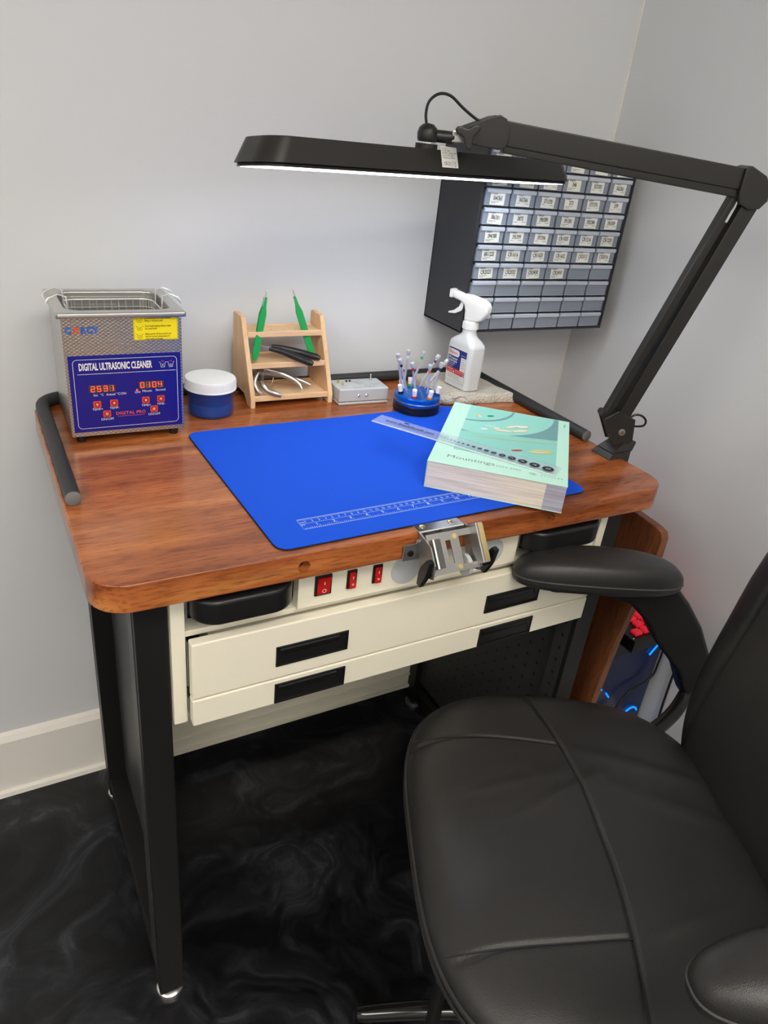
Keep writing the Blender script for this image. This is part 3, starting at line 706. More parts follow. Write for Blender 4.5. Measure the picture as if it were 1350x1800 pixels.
caps = [((-.035, .004), 'darkbase', 'black', .8), ((-.022, -.024), 'red', 'red', 0), ((.004, -.036), 'orangep', 'orange', 0), ((.030, -.020), 'bluep', 'navy blue', -.8), ((-.020, .026), 'greybox', 'grey', .3), ((.004, .036), 'greenp', 'green', 0), ((-.003, .037), 'greenp', 'green', 0)]
for i, ((dx, dy), band, cname, lean) in enumerate(caps[:6]):
    X = T(SC) @ T(dx, dy, .033) @ Matrix.Rotation(math.radians(14), 4, Vector((-dy, dx, 0)))
    t = thing('blade_capsule', 'small white blade capsule with %s base ring on the round stand' % cname, 'capsule', X, 'white capsules on the round stand')
    MB().lathe([(0, 0), (.0052, 0), (.0054, .003), (.0046, .0045), (0, .0045)], M[band], 20).obj('base_ring', t)
    MB().lathe([(0, .0044), (.0042, .0044), (.0042, .010), (.0046, .0105), (.0046, .0165), (.0040, .0172), (0, .0172)], M['white'], 20).obj('cap', t)

# ------------------------------------------------------------------ folded towel
def towel():
    t = bmesh.new(); NU, NV = 90, 70
    A, B, C_, D_ = Vector((.735, .425)), Vector((.935, .425)), Vector((.880, .572)), Vector((.735, .572))
    A = Vector((.722, .432)); B = Vector((.897, .408)); B2 = Vector((.872, .572)); D_ = Vector((.742, .572))
    import mathutils
    def pos(u, v, up):
        p = (A*(1-u)+B*u)*(1-v)+(D_*(1-u)+B2*u)*v
        n = mathutils.noise.noise(Vector((u*6, v*5, up*3)))
        n2 = mathutils.noise.noise(Vector((u*2.2+5, v*2.6, 1)))
        p = p+Vector((n*.004, mathutils.noise.noise(Vector((u*7, v*3, 9)))*.006*(1-v)))
        e = min(u, 1-u, v, 1-v); ef = min(1, e/.055)
        h = .0190*math.sqrt(max(0, 1-(1-ef)**2)) if up else .0005
        # folded layers at the front: a groove along the edge
        if up: h = h*(1+.12*n2) + (.0015*n) *ef
        return (p.x, p.y, max(h, .0006))
    def bulge(u, v, up): return pos(u, v, up)
    G = {}
    for up in (1, 0):
        for i in range(NU+1):
            for j in range(NV+1):
                u, v = i/NU, j/NV
                u = .5-.5*math.cos(math.pi*u); v = .5-.5*math.cos(math.pi*v)
                G[up, i, j] = t.verts.new(bulge(u, v, up))
    for up in (1, 0):
        for i in range(NU):
            for j in range(NV): t.faces.new((G[up, i, j], G[up, i+1, j], G[up, i+1, j+1], G[up, i, j+1]))
    bd_ = [(i, 0) for i in range(NU)]+[(NU, j) for j in range(NV)]+[(i, NV) for i in range(NU, 0, -1)]+[(0, j) for j in range(NV, 0, -1)]
    for k in range(len(bd_)):
        a, b = bd_[k], bd_[(k+1) % len(bd_)]
        t.faces.new((G[1, a[0], a[1]], G[0, a[0], a[1]], G[0, b[0], b[1]], G[1, b[0], b[1]]))
    bmesh.ops.recalc_face_normals(t, faces=t.faces)
    m = MB(); m.add(t, M['towel'])
    return m
tw_ = thing('folded_towel', 'folded off-white terry towel lying under the spray bottle', 'towel')
towel().obj('cloth', tw_, smooth=60)
fold = MB()
fold.tube(smooth_path([(.722, .440, .009), (.735, .425, .010), (.752, .424, .010), (.775, .418, .009), (.80, .418, .009)], 6), [.009]*25, M['towel'], 14)
fold.obj('rolled_hem', tw_)
hook = MB().tube(smooth_path([(.742, .413, .018), (.760, .418, .019), (.772, .414, .018), (.774, .408, .013), (.768, .405, .010)], 6), .0022, M['towel'], 8)
hook.obj('hanging_loop', tw_)

# ------------------------------------------------------------------ spray bottle
BX = frame((.8000, .4700, .0195), (.10, -.995, 0), (.995, .10, 0))   # local x along the label face, y away from the label
BX = T(.7985, .4715, .0195) @ rz(math.radians(-84))
sb = thing('spray_bottle', 'translucent white spray bottle with trigger head standing on the folded towel', 'bottle', BX)
def oval(w_, h_, r, z): return [(x, y, z) for x, y in rr(w_, h_, r, 6)]
bm2 = MB(); loops = []
for (w_, h_, r, z) in ((.066, .034, .010, .0), (.072, .040, .010, .002), (.074, .042, .010, .05), (.074, .042, .010, .086), (.071, .041, .012, .092), (.060, .037, .014, .098), (.042, .031, .0145, .104), (.029, .029, .0139, .110), (.027, .027, .0134, .120)):
    loops.append(oval(w_, h_, r, z))
ring_surface(loops, M['bottle'], bm2); bm2.flat([(x, y) for x, y, z in loops[0]], 0.0, M['bottle']); bm2.flat([(x, y) for x, y, z in loops[-1]], .120, M['bottle'])
bm2.obj('bottle_body', sb, smooth=50)
lb = MB(); LF = frame((0, -.0214, 0), (1, 0, 0), (0, 0, 1))
def R(x0, x1, z0, z1, m, h=.0): lb.flat([(x0, z0), (x1, z0), (x1, z1), (x0, z1)], h, M[m], LF)
lb.prism(rr(.056, .066, .003, 3, 0, .047), 0, .0003, M['paper'], X=LF)
R(-.0275, .0275, .038, .079, 'navy', .0005); R(-.0275, -.0255, .030, .038, 'navy', .0005); R(.0255, .0275, .028, .040, 'navy', .0005)
lb.flat(rr(.034, .0135, .006, 5, -.011, .0695), .0008, M['paper'], LF); R(-.0277, -.018, .0628, .0762, 'paper', .0008)
lb.text('Walgreens', .0080, LF @ T(-.0255, .0672, .0010), M['redink'], xs=.72, shear=.3, off=.01)
R(.0125, .0277, .0385, .0655, 'paper', .0008)
lb.text('ANTISEPTIC', .0030, LF @ T(.0115, .0685, .0010), M['paper'], xs=.85)
lb.text('70% Isopropyl', .0062, LF @ T(-.0262, .0565, .0010), M['paper'], xs=.80, off=.02); lb.text('Alcohol Spray', .0062, LF @ T(-.0262, .0510, .0010), M['paper'], xs=.80, off=.02)
for i, s_ in enumerate(('First aid antiseptic', 'For minor cuts', 'and scrapes')): lb.text(s_, .0036, LF @ T(-.0258, .0470-i*.0036, .0010), M['paper'], xs=.85)
for i in range(5): lb.line((.0142, .062-i*.0042), (.0262-(i % 2)*.003, .062-i*.0042), .0008, .0010, M['greyink'], LF)
lb.flat(rr(.051, .0105, .002, 3, -.001, .0335), .0008, M['redink'], LF)
lb.text('WARNING', .0034, LF @ T(-.024, .0345, .0010), M['paper'], off=.01); lb.text('FLAMMABLE', .0030, LF @ T(-.024, .0300, .0010), M['paper']); lb.flat([(-.006, .0300), (-.0025, .0300), (-.0042, .0365)], .0010, M['paper'], LF)
for i in range(2): lb.text('KEEP AWAY FROM FIRE', .0026, LF @ T(.0, .0350-i*.0036, .0010), M['paper'], xs=.8)
for i in range(3): lb.line((-.022, .0250-i*.0032), (.014, .0250-i*.0032), .0006, .0010, M['greyink'], LF)
lb.text('16 FL OZ', .0030, LF @ T(.012, .0165, .0010), M['greyink'])
lb.obj('label', sb, smooth=0, label='blue and red printed label')
col_ = MB().lathe([(0, .119), (.0150, .119), (.0156, .121), (.0156, .132), (.0140, .136), (0, .136)], M['white'], 40)
for k in range(30): col_.box(-.0006, .0006, .0152, .0162, .1205, .1325, M['white'], X=rz(2*math.pi*k/30))
col_.obj('screw_collar', sb)
HR = rz(math.radians(22)) @ Matrix.Diagonal((1.22, 1, 1, 1))
# head profile in local x (towards nozzle = -x) and z
hd = MB().prism([(.026, .150), (.030, .158), (.030, .167), (.026, .175), (.018, .180), (-.018, .186), (-.036, .187), (-.037, .174), (-.022, .170), (-.014, .165), (-.011, .155), (-.010, .136), (.012, .136), (.020, .140)], -.0115, .0115, M['white'], 'xz', bev=.0045, seg=4, X=HR)
hd.obj('spray_head', sb, smooth=60)
MB().box(-.043, -.036, -.0085, .0085, .1725, .1885, M['white'], .0012, X=HR).lathe([(0, 0), (.003, 0), (.002, .0015), (0, .0015)], M['greybox'], 12, HR @ T(-.043, 0, .181) @ ry(-math.pi/2)).obj('nozzle', sb)
MB().prism([(-.016, .169), (-.021, .168), (-.024, .158), (-.032, .149), (-.042, .144), (-.041, .141), (-.029, .143), (-.019, .150), (-.014, .160)], -.006, .006, M['white'], 'xz', bev=.0012, seg=2, X=HR).obj('trigger', sb, smooth=60)

# ------------------------------------------------------------------ catalogue book
FLc, FRc = Vector((.495, .114)), Vector((.650, -.024)); ang = math.atan2(FRc.y-FLc.y, FRc.x-FLc.x); BW = (FRc-FLc).length
BKX = T(FLc.x, FLc.y, .0035) @ rz(ang); BL_ = .283; BH = .0435
bk_ = thing('catalogue', 'thick mint green mountings catalogue lying on the right end of the blue mat', 'book', BKX)
pg = MB()
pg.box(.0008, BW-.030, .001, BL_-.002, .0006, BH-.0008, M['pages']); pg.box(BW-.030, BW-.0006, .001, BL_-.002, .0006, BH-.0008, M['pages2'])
pg.obj('page_block', bk_, smooth=0)
MB().box(0, BW, 0, BL_, 0, .0005, M['mint']).box(-.0002, .0004, 0, BL_, 0, BH, M['mint']).obj('back_cover', bk_, smooth=0)
cv = MB().box(-.0003, BW, -.0006, BL_, BH-.0006, BH, M['mint'])
z0 = BH+.00015
X0, X1, Y0, Y1 = .030, BW-.019, .062, BL_-.003
def CF(p, m, dz=0): cv.flat(p, z0+dz, M[m])
CF([(X0, Y0), (X1, Y0), (X1, Y1), (X0, Y1)], 'teal')
def disc(cx, cy, r, m, dz, a0=0, a1=360, n=48):
    pts = []
    for k in range(n+1):
        a = math.radians(a0+(a1-a0)*k/n); x, y = cx+r*math.cos(a), cy+r*math.sin(a)
        pts.append((min(max(x, X0), X1), min(max(y, Y0), Y1)))
    CF(pts, m, dz)
CF([(X0, Y0+.085), (X1, Y0+.115), (X1, Y1), (X0, Y1)], 'tealgrey', .00008)
disc(X0+.025, Y1-.005, .125, 'teal2', .00016); 
disc(X0-.0, Y1+.0, .080, 'tealgrey', .00024); disc(X0-.002, Y1+.004, .078, 'teal2', .00032)
for i in range(46):
    u = i/45; x = X0+.028+u*(X1-X0-.03); y = Y0+.070+u*.027
    cv.flat([(x-.0012, y-.001), (x+.0012, y-.001), (x+.0012, y+.001), (x-.0012, y+.001)], z0+.0004, M['gold'])
def gem(cx, cy, w_, h_, a, m, dz=.0005):
    X = T(cx, cy, z0+dz) @ rz(a); cv.flat([(w_/2*math.cos(q), h_/2*math.sin(q)) for q in [k*math.pi/8 for k in range(16)]], 0, M[m], X)
for (cx, cy, a) in ((.112, .205, .35), (.125, .190, .2), (.098, .178, -.2)):
    gem(cx, cy, .034, .010, a+.4, 'gold'); gem(cx, cy+.001, .030, .006, a+.4, 'silver', .0006)
gem(.128, .213, .026, .013, .5, 'gold', .0005); gem(.128, .213, .022, .009, .5, 'silver', .0007)
gem(.066, .172, .012, .008, .3, 'silver'); gem(.086, .186, .012, .008, .3, 'silver'); gem(.074, .190, .020, .004, .3, 'silver')
gem(.050, .232, .010, .012, .3, 'gold'); gem(.053, .229, .006, .006, 0, 'silver', .0006); gem(.070, .240, .014, .007, .6, 'jade')
gem(.163, .112, .042, .008, .33, 'gold'); gem(.165, .119, .038, .006, .33, 'gold'); gem(.158, .108, .026, .003, .33, 'silver', .0006)
gem(.126, .103, .020, .006, .5, 'redink'); gem(.126, .102, .006, .003, .5, 'red', .0007)
cv.text('Mountings', .0165, T(.024, .026, z0), M['greyink'], xs=1.08, off=-.006); cv.text('2024-2025', .0062, T(.100, .026, z0), M['greyink'], xs=1.2, spacing=1.2)
cv.text('STULLER', .0062, T(.184, .0215, z0) , M['greyink'], xs=1.0, spacing=1.5, align='C')
cv.ring([(.1545+.004*math.cos(a)*(.6+.4*math.cos(2*a)), .0238+.004*math.sin(a)) for a in [k*math.pi/10 for k in range(20)]], .0006, z0, M['ink'])
cv.ring([(.1575+.003*math.cos(a), .0225+.003*math.sin(a)) for a in [k*math.pi/8 for k in range(16)]], .0006, z0, M['ink'])
cv.text('Metal', .006, T(BW-.010, BL_-.020, z0) @ rz(-math.pi/2), M['greyink'])
cv.obj('front_cover', bk_, smooth=0)

# ------------------------------------------------------------------ clear gauge ruler on the catalogue
ra, rbp = Vector((.4835, .2735)), Vector((.6520, .0125)); zR = .0035+BH+.0008
ru = thing('clear_ruler', 'long clear plastic gauge ruler with black dots lying across the catalogue', 'ruler', T(ra.x, ra.y, zR) @ rz(math.atan2(rbp.y-ra.y, rbp.x-ra.x)))
RLn = (rbp-ra).length; RWd = .034
MB().box(0, RLn, 0, RWd, 0, .0024, M['clear'], .0005, 1).obj('blade', ru, smooth=0)
MB().box(0, RLn, -.0012, .0, .0001, .0022, M['clearedge'], .0004, 1).box(RLn, RLn+.0012, 0, RWd, .0001, .0022, M['clearedge'], .0004, 1).obj('polished_edge', ru, smooth=0)
pr2 = MB(); z = .0026
pr2.text('www.BeadsRuleR.com', .0125, T(.018, .0125, z), M['ink'], xs=.78, off=.015)
pr2.text('www.BeadsRuleR.com', .0125, T(.018, .0125, -.0003), M['ink'], xs=.78, off=.015)  # repeated print on the underside stands in for the refracted double image
cx0 = .048; pr2.flat([(cx0, .024), (cx0+.008, .024), (cx0+.0095, .030), (cx0+.006, .027), (cx0+.004, .031), (cx0+.002, .027), (cx0-.0015, .030)], z, M['ink'])
for i in range(int(RLn/.002)-2): pr2.line((.008+i*.002, RWd), (.008+i*.002, RWd-(.004 if i % 5 == 0 else .0022)), .00025, z, M['ink'])
x = RLn-.012; sizes = [20, 18, 16, 14, 12, 10, 9, 8, 7, 6, 5, 4, 3.5, 3, 2.5, 2]
for s_ in sizes:
    r = s_*.00045; x -= 0
    pr2.flat([(x+r*math.cos(q), .014+r*math.sin(q)) for q in [k*math.pi/12 for k in range(24)]], z, M['ink'])
    if s_ >= 8: pr2.text(str(s_), r*.9, T(x, .014-r*.3, z+.0002), M['print'], align='C')
    pr2.line((x-r*.5, .003), (x+r*.5, .003), .0006, z, M['greyink'])
    x -= r*2+.0032
for i in range(4): pr2.text('measure your beads', .0026, T(.112, .024-i*.004, z), M['ink'], xs=.8)
pr2.obj('printing', ru, smooth=0)

# ------------------------------------------------------------------ bench pin / vise bracket
vs = thing('bench_vise_bracket', 'grey steel adjustable clamp bracket screwed over the front edge of the worktop', 'clamp', T(.4175, 0, 0))
MB().prism([(-.0028, -.0012), (-.0028, .0003), (-.0016, .0016), (.018, .0016), (.0185, .0002), (-.0008, .0002), (-.0012, -.0002), (-.0012, -.016), (-.0028, -.016)], 0, .074, M['chrome'], 'yz', bev=.0003, seg=1).obj('top_plate', vs)
for dx in (.012, .058): MB().lathe([(0, .0017), (.0042, .0017), (.0038, .0030), (.0020, .0038), (0, .0038)], M['brass'], 20, T(dx, .010, 0)).obj('screw', vs)
MB().box(-.022, .012, -.005, -.0025, -.040, -.014, M['dsteel'], .0012).lathe([(0, .0), (.0048, 0), (.0044, .002), (0, .003)], M['black'], 20, T(-.011, -.005, -.028) @ rx(math.pi/2)).obj('mounting_plate', vs)
# tilted carrier: local frame, origin upper left corner of the face plate
VX = frame((.004, -.020, .006), (1, 0, 0), (0, -.62, -.78) )
VX = T(.002, -.016, .004) @ rx(math.radians(52))    # x right, y up the plate (towards the bench), z out of the plate
def hole_plate(mb, outer, holes, z, th, m):
    """plate with rectangular openings built from strips"""
    xs = sorted({outer[0], outer[1]} | {h[0] for h in holes} | {h[1] for h in holes}); ys = sorted({outer[2], outer[3]} | {h[2] for h in holes} | {h[3] for h in holes})
    for a, b in zip(xs, xs[1:]):
        for c, d in zip(ys, ys[1:]):
            if any(h[0] <= (a+b)/2 <= h[1] and h[2] <= (c+d)/2 <= h[3] for h in holes): continue
            mb.box(a, b, c, d, z-th, z, m, X=VX)
fpm = MB(); hole_plate(fpm, (0, .078, -.056, 0), [(.004, .020, -.048, -.008), (.028, .036, -.044, -.012), (.050, .073, -.048, -.009)], 0, .0022, M['dsteel'])
fpm.obj('face_plate', vs, smooth=0)
for (dx, dy) in ((.043, -.008), (.043, -.050)): MB().lathe([(0, 0), (.0040, 0), (.0038, .0014), (.0012, .0014), (.0012, .0010), (0, .0010)], M['brass'], 20, VX @ T(dx, dy, .0)).obj('screw', vs)
MB().prism([(.020, -.0022), (.020, .001), (.004, .012), (.002, .011), (.002, -.0022)], -.048, -.008, M['dsteel'], 'xz', X=VX @ Matrix.Identity(4)).obj('left_jaw', vs, smooth=0)
MB().box(.071, .0745, -.052, .004, -.006, .016, M['dsteel'], .0006, X=VX).box(.0745, .082, -.052, .004, .0135, .016, M['dsteel'], .0006, X=VX).box(.0745, .082, -.050, .002, .016, .0167, M['brass'], X=VX).obj('right_jaw', vs, smooth=0)
for sx in (.001, .077):
    MB().prism([(-.001, .002), (-.034, -.004), (-.050, -.024), (-.050, -.046), (-.030, -.054), (-.016, -.044), (-.003, -.018)], sx-.0011, sx+.0011, M['dsteel'], 'yz', bev=.0004, seg=1).obj('side_cheek', vs)
MB().tube([(-.006, -.038, -.040), (.082, -.038, -.040)], .0035, M['chrome'], 12).obj('spindle', vs)
for sx, sg in ((.000, -1), (.094, 1)):
    kb = MB().lathe([(0, -.005), (.0085, -.005), (.0085, .006), (0, .006)], M['black'], 24, T(sx-sg*.004, -.038, -.040) @ ry(math.pi/2))
    kb.prism([(-.006, -.024), (.002, -.025), (.0075, -.008), (.0085, 0), (.0075, .008), (.003, .024), (-.005, .025), (-.0075, .008), (-.0085, 0), (-.0080, -.008)], -.0045, .0045, M['black'], 'yz', bev=.0018, seg=2, X=T(sx+sg*.006, -.038, -.040) @ rx(.35))
    kb.obj('wing_knob', vs)
MB().lathe([(0, -.003), (.016, -.003), (.016, .003), (0, .003)], M['greybox'], 32, T(.066, -.030, -.047) @ ry(math.pi/2) ).obj('roller', vs)
MB().lathe([(0, 0), (.0045, 0), (.0045, .003), (.002, .006), (0, .006)], M['chrome'], 6, T(-.001, -.010, -.009) @ ry(-math.pi/2)).obj('bolt', vs)

# ------------------------------------------------------------------ drawer cabinet on the wall
CX0, CX1, CY0, CZ0, CZ1 = .784, 1.166, .484, .127, .474
dc = thing('parts_cabinet', 'charcoal wall-mounted cabinet with sixty small clear drawers of labelled batteries', 'cabinet', T(CX0, CY0, CZ0))
cw, chh, cdp = CX1-CX0, CZ1-CZ0, WY-CY0
px_, pz_ = .0605, .0333; gx, gz = .0095, .0065
fr = MB()
fr.box(0, .004, 0, cdp, 0, chh, M['cabinet'], .001).box(cw-.004, cw, 0, cdp, 0, chh, M['cabinet'], .001).box(0, cw, 0, cdp, 0, .004, M['cabinet'], .001).box(0, cw, 0, cdp, chh-.004, chh, M['cabinet'], .001).box(0, cw, cdp-.003, cdp, 0, chh, M['cabinet'])
fr.box(.002, gx-.001, .002, .03, .004, chh-.004, M['cabinet']).box(cw-.010, cw-.002, .002, .03, .004, chh-.004, M['cabinet'])
for i in range(1, 6): fr.box(gx-.0012+i*px_-.0008, gx+i*px_-.0008, .001, cdp, .004, chh-.004, M['cabinet'])
for j in range(0, 11): fr.box(.004, cw-.004, .001, cdp, gz-.0022+j*pz_, gz+j*pz_-.0006, M['cabinet'])
fr.obj('case', dc, smooth=0)
def tray():
    w_, h_ = px_-.0040, pz_-.0032; m = MB()
    m.box(0, w_, -.0015, 0, 0, h_, M['drawer'], .0004, 1)
    m.box(0, .0012, 0, .10, 0, h_*.86, M['drawer']).box(w_-.0012, w_, 0, .10, 0, h_*.86, M['drawer']).box(0, w_, 0, .10, 0, .0012, M['drawer']).box(0, w_, .0985, .10, 0, h_*.86, M['drawer'])
    m.prism([(-.0015, h_*.70), (-.0050, h_*.76), (-.0055, h_*.93), (-.0045, h_*.97), (-.0015, h_*.97)], .0008, w_-.0008, M['drawerlip'], 'yz', bev=.0004, seg=1)
    m.line((.001, .001), (w_-.001, .001), .0005, .0016, M['drawerlip'], frame((0, 0, 0), (1, 0, 0), (0, 0, 1)))
    return m
tm = None
ROW = [['315', '317', '319', '', '', ''], ['', '', '', '346', '357/303', '362/361'], ['364/363', '365/366', '371/370', '373', '377/376', '379'],
       ['386/301', '387S', '390/389', '391/381', '392/384', '393/309'], ['394/380', '395/399', '397/396', 'CR1025', 'CR1216', 'CR1220'],
       ['BR1225', 'CR1616', 'CR1620', 'CR1632', 'CR2012', 'CR2016'], ['CR2025', 'CR2032', 'CR2430', 'CR2450', None, None]]+[[None]*6]*3
for r_ in range(10):
    for c_ in range(6):
        if tm is None: o = tray().obj('drawer', dc, smooth=0); tm = o.data
        else: o = link('drawer', tm, dc)
        o.matrix_local = T(gx+c_*px_, random.uniform(-.0015, .0005), gz+(9-r_)*pz_)
        s_ = ROW[r_][c_]
        if s_ is not None:
            cm = MB(); cwd, chg = .0335, .0245
            cm.prism([(-cwd/2, 0), (cwd/2, 0), (cwd/2, chg), (-cwd/2, chg)], 0, .0003, M['paper'])
            cm.text('Energizer', .0052, T(-cwd/2+.002, chg-.0062, .0005), M['ink'], xs=.72, shear=.35, off=.01)
            if s_: cm.text(s_, .0105, T(0, .0085, .0005), M['ink'], xs=.62 if len(s_) > 6 else .72, align='C', off=.022)
            two = (r_*6+c_) % 3
            cm.line((-cwd/2+.002, .0055), (-cwd/2+(.020 if two == 0 else .010), .0055), .0008, .0005, M['greyink'])
            if two: cm.line((cwd/2-.012, .0055), (cwd/2-.003, .0055), .0008, .0005, M['greyink'])
            else: cm.line((-cwd/2+.002, .0032), (-cwd/2+.013, .0032), .0008, .0005, M['greyink'])
            cm.obj('label_card', o, X=frame((px_/2-.002+random.uniform(-.002, .002), -.0017, .0012), (1, 0, 0), (0, 0, 1)) @ rz(random.uniform(-.07, .07)), smooth=0)

# ------------------------------------------------------------------ task lamp
PH = math.radians(154); LB = Vector((.930, .138, 0))
LX_ = T(LB) @ rz(PH)      # local x along the arm plane, +y towards the viewer, z up
lamp = thing('task_lamp', 'black articulated LED task lamp with long rectangular head clamped to the right edge', 'lamp', LX_)
MLB = M['lampblack']
# clamp (aligned with the bench, so built in world axes)
iv = LX_.inverted()
cl = MB()
cl.prism([(.878, .112), (.918, .112), (.918, .158), (.878, .158)], .0004, .010, MLB, bev=.001, seg=1, X=iv, top=[(.886, .114), (.922, .114), (.922, .156), (.886, .156)])
cl.prism([(.888, .116), (.934, .116), (.934, .156), (.888, .156)], .010, .026, MLB, bev=.001, seg=1, X=iv, top=[(.912, .120), (.944, .120), (.944, .152), (.912, .152)])
cl.box(.9125, .930, .114, .156, -.075, .012, MLB, .001, X=iv)
cl.box(.872, .930, .118, .152, -.082, -.072, MLB, .001, X=iv)
cl.lathe([(0, -.0715), (.013, -.0715), (.013, -.060), (.004, -.058), (.004, -.0397), (0, -.0397)], MLB, 20, iv @ T(.893, .135, 0))
cl.obj('clamp', lamp)
def plate(pts, y0, y1, bev=.002): return MB().prism(pts, y0, y1, MLB, 'xz', bev=bev, seg=2)
pent = [(.052, .067), (.030, .083), (-.003, .070), (-.008, .030), (.004, .018), (.027, .020)]
plate(pent, .016, .022, .0015).obj('base_joint', lamp)
plate([(x, z) for x, z in pent], -.022, -.016, .0015).obj('base_joint', lamp)
plate([(.048, .064), (.030, .078), (.000, .066), (-.004, .032), (.006, .022), (.026, .024)], -.016, .016, .0).lathe([(0, .0), (.006, 0), (.006, .001), (.0055, .0015), (0, .0015)], M['dsteel'], 20, T(.016, .022, .046) @ rx(-math.pi/2)).lathe([(0, .0015), (.003, .0015), (.003, .0022), (0, .0022)], M['brass'], 12, T(.016, .022, .046) @ rx(-math.pi/2)).obj('joint_core', lamp)
# lower arm: wide channel and parallel bar
E0, E1 = Vector((.018, .072)), Vector((-.092, .440))
def arm(a, b, w0, w1, y0, y1, off=0, bev=.002):
    d = (b-a).normalized(); n = Vector((-d.y, d.x))
    return plate([tuple(a+n*(off-w0/2)), tuple(a+n*(off+w0/2)), tuple(b+n*(off+w1/2)), tuple(b+n*(off-w1/2))], y0, y1, bev)
arm(E0, E1, .022, .026, -.015, .016, off=.001).obj('lower_arm', lamp)
arm(Vector((.044, .070)), Vector((-.068, .440)), .012, .014, -.011, .010).obj('lower_link', lamp)
MB().tube([(.050, 0, .071), (.050, .012, .071)], .006, MLB, 16).tube([(.050, -.012, .071), (.050, 0, .071)], .006, MLB, 16).obj('link_pivot', lamp)
plate([(-.062, .477), (-.072, .481), (-.098, .470), (-.108, .456), (-.111, .436), (-.102, .424), (-.084, .421), (-.068, .428), (-.062, .445)], -.022, .022, .003).obj('elbow_joint', lamp)
MB().tube([(-.070, .012, .436), (-.060, .012, .400)], .0022, M['chrome'], 8).obj('spring_rod', lamp)
arm(Vector((-.07, .4595)), Vector((.315, .4835)), .030, .033, -.015, .016, off=-.0035+.006).obj('upper_arm', lamp)
arm(Vector((-.07, .4415)), Vector((.305, .4665)), .012, .014, -.010, .013, off=0).obj('upper_link', lamp)
ep = [(.366, .489), (.330, .505), (.318, .508), (.308, .504), (.302, .494), (.300, .476), (.304, .466), (.314, .463), (.350, .466), (.366, .469)]
plate(ep, .016, .023, .002).obj('end_bracket', lamp); plate(ep, -.023, -.016, .002).obj('end_bracket', lamp)
kn = []
for k in range(36):
    a = 2*math.pi*k/36; r = .0085+.0115*max(0, math.cos(1.5*(a-math.radians(140))) ** 2)**1.6
    kn.append((.362+r*math.cos(a), .478+r*math.sin(a)))
plate(kn, .026, .036, .003).lathe([(0, 0), (.005, 0), (.005, .012), (0, .012)], MLB, 16, T(.362, .023, .478) @ rx(-math.pi/2)).obj('clamp_knob', lamp)
MB().box(.350, .382, -.008, .008, .466, .482, M['steel'], .002).obj('swivel_lug', lamp)
MB().tube([(.378, 0, .472), (.404, 0, .472)], .0085, MLB, 20).obj('swivel_rod', lamp)
MB().lathe([(0, .0155), (.008, .014), (.0135, .009), (.0155, .002), (.0150, -.005), (.0135, -.009), (0, -.009)], MLB, 32, T(.417, 0, .472)).obj('ball_joint', lamp)
MB().lathe([(.0138, -.0005), (.0138, .001), (0, .001)], M['chrome'], 32, T(.417, 0, .4615)).obj('washer', lamp)
MB().tube(smooth_path([(.420, 0, .484), (.423, 0, .499), (.420, 0, .515), (.407, 0, .5255), (.390, 0, .5245), (.371, 0, .512), (.350, 0, .500), (.335, .0, .495)], 8), .0021, M['black'], 10).obj('power_cable', lamp)
MB().tube(smooth_path([(-.004, -.004, .066), (-.012, -.004, .0715), (-.024, -.004, .070), (-.033, -.004, .062), (-.032, -.004, .053), (-.022, -.004, .050), (-.008, -.004, .050)], 6), .0020, M['black'], 10).obj('cable_loop', lamp)
# head, its own frame: x along its length, y away from the viewer, z up
HC = Vector((.5720, .342, .4150)); HT = math.radians(6.5)
HX = iv @ T(HC) @ rz(math.radians(12.1)) @ rx(-HT)
HL, HWd, HH = .636, .100, .035
hm = MB(); loops = []
hm.prism(rr(HL, HWd, .034, 8), .004, HH, MLB, bev=.0012, seg=2, X=HX, top=rr(HL-.036, HWd-.012, .030, 8))
hm.obj('lamp_head', lamp, smooth=40)
rimm = MB(); t_ = bmesh.new()
def lp2(w_, h_, r, z): return [(x, y, z) for x, y in rr(w_, h_, r, 8)]
R_ = MB(); ring_surface([lp2(HL-.010, HWd-.010, .030, .0045), lp2(HL-.006, HWd-.006, .032, .0), lp2(HL-.014, HWd-.014, .028, -.0005), lp2(HL-.015, HWd-.015, .028, .003)], MLB, R_)
R_.bm.transform(HX); R_.obj('head_rim', lamp)
MB().prism(rr(HL-.0145, HWd-.0145, .028, 8), -.0003, .003, M['lit'], X=HX).obj('diffuser', lamp, smooth=0)
MB().lathe([(0, 0), (.0165, 0), (.0165, .012), (0, .012)], MLB, 32, T(.417, 0, .4485)).obj('neck', lamp)
# rating sticker on the sloping front face of the head
a0 = Vector((.0, -HWd/2, .004)); a1 = Vector((0, -(HWd-.012)/2, HH)); upv = (a1-a0).normalized()
sx0 = -.012
SXm = HX @ frame(Vector((sx0, -HWd/2, .004))+upv*.008+Vector((0, upv.y*0-.0004, 0)), (1, 0, 0), upv)
sk = MB(); sk.prism([(0, 0), (.034, 0), (.032, .028), (-.001, .029)], .0001, .0004, M['paper'])
for i, s_ in enumerate(('Task Light', 'Item No.: 5000', '100-240V~, 50/60Hz, 30W', 'Power: 162PCS LED', 'Manufactured: 06.2024')): sk.text(s_, .0032, T(.0005+i*.0004, .0247-i*.0031, .0006), M['ink'], xs=.85)
sk.text('CE', .0062, T(.0035, .0035, .0006), M['ink'], off=.01)
sk.ring([(.0125, .003), (.0165, .003), (.0165, .008), (.0125, .008)], .0004, .0006, M['ink']); sk.ring([(.0136, .0042), (.0154, .0042), (.0154, .0068), (.0136, .0068)], .0003, .0006, M['ink'])
sk.ring([(.0185, .003), (.0228, .003), (.0228, .006), (.0238, .006), (.0206, .0088), (.0175, .006), (.0185, .006)], .0004, .0006, M['ink'])
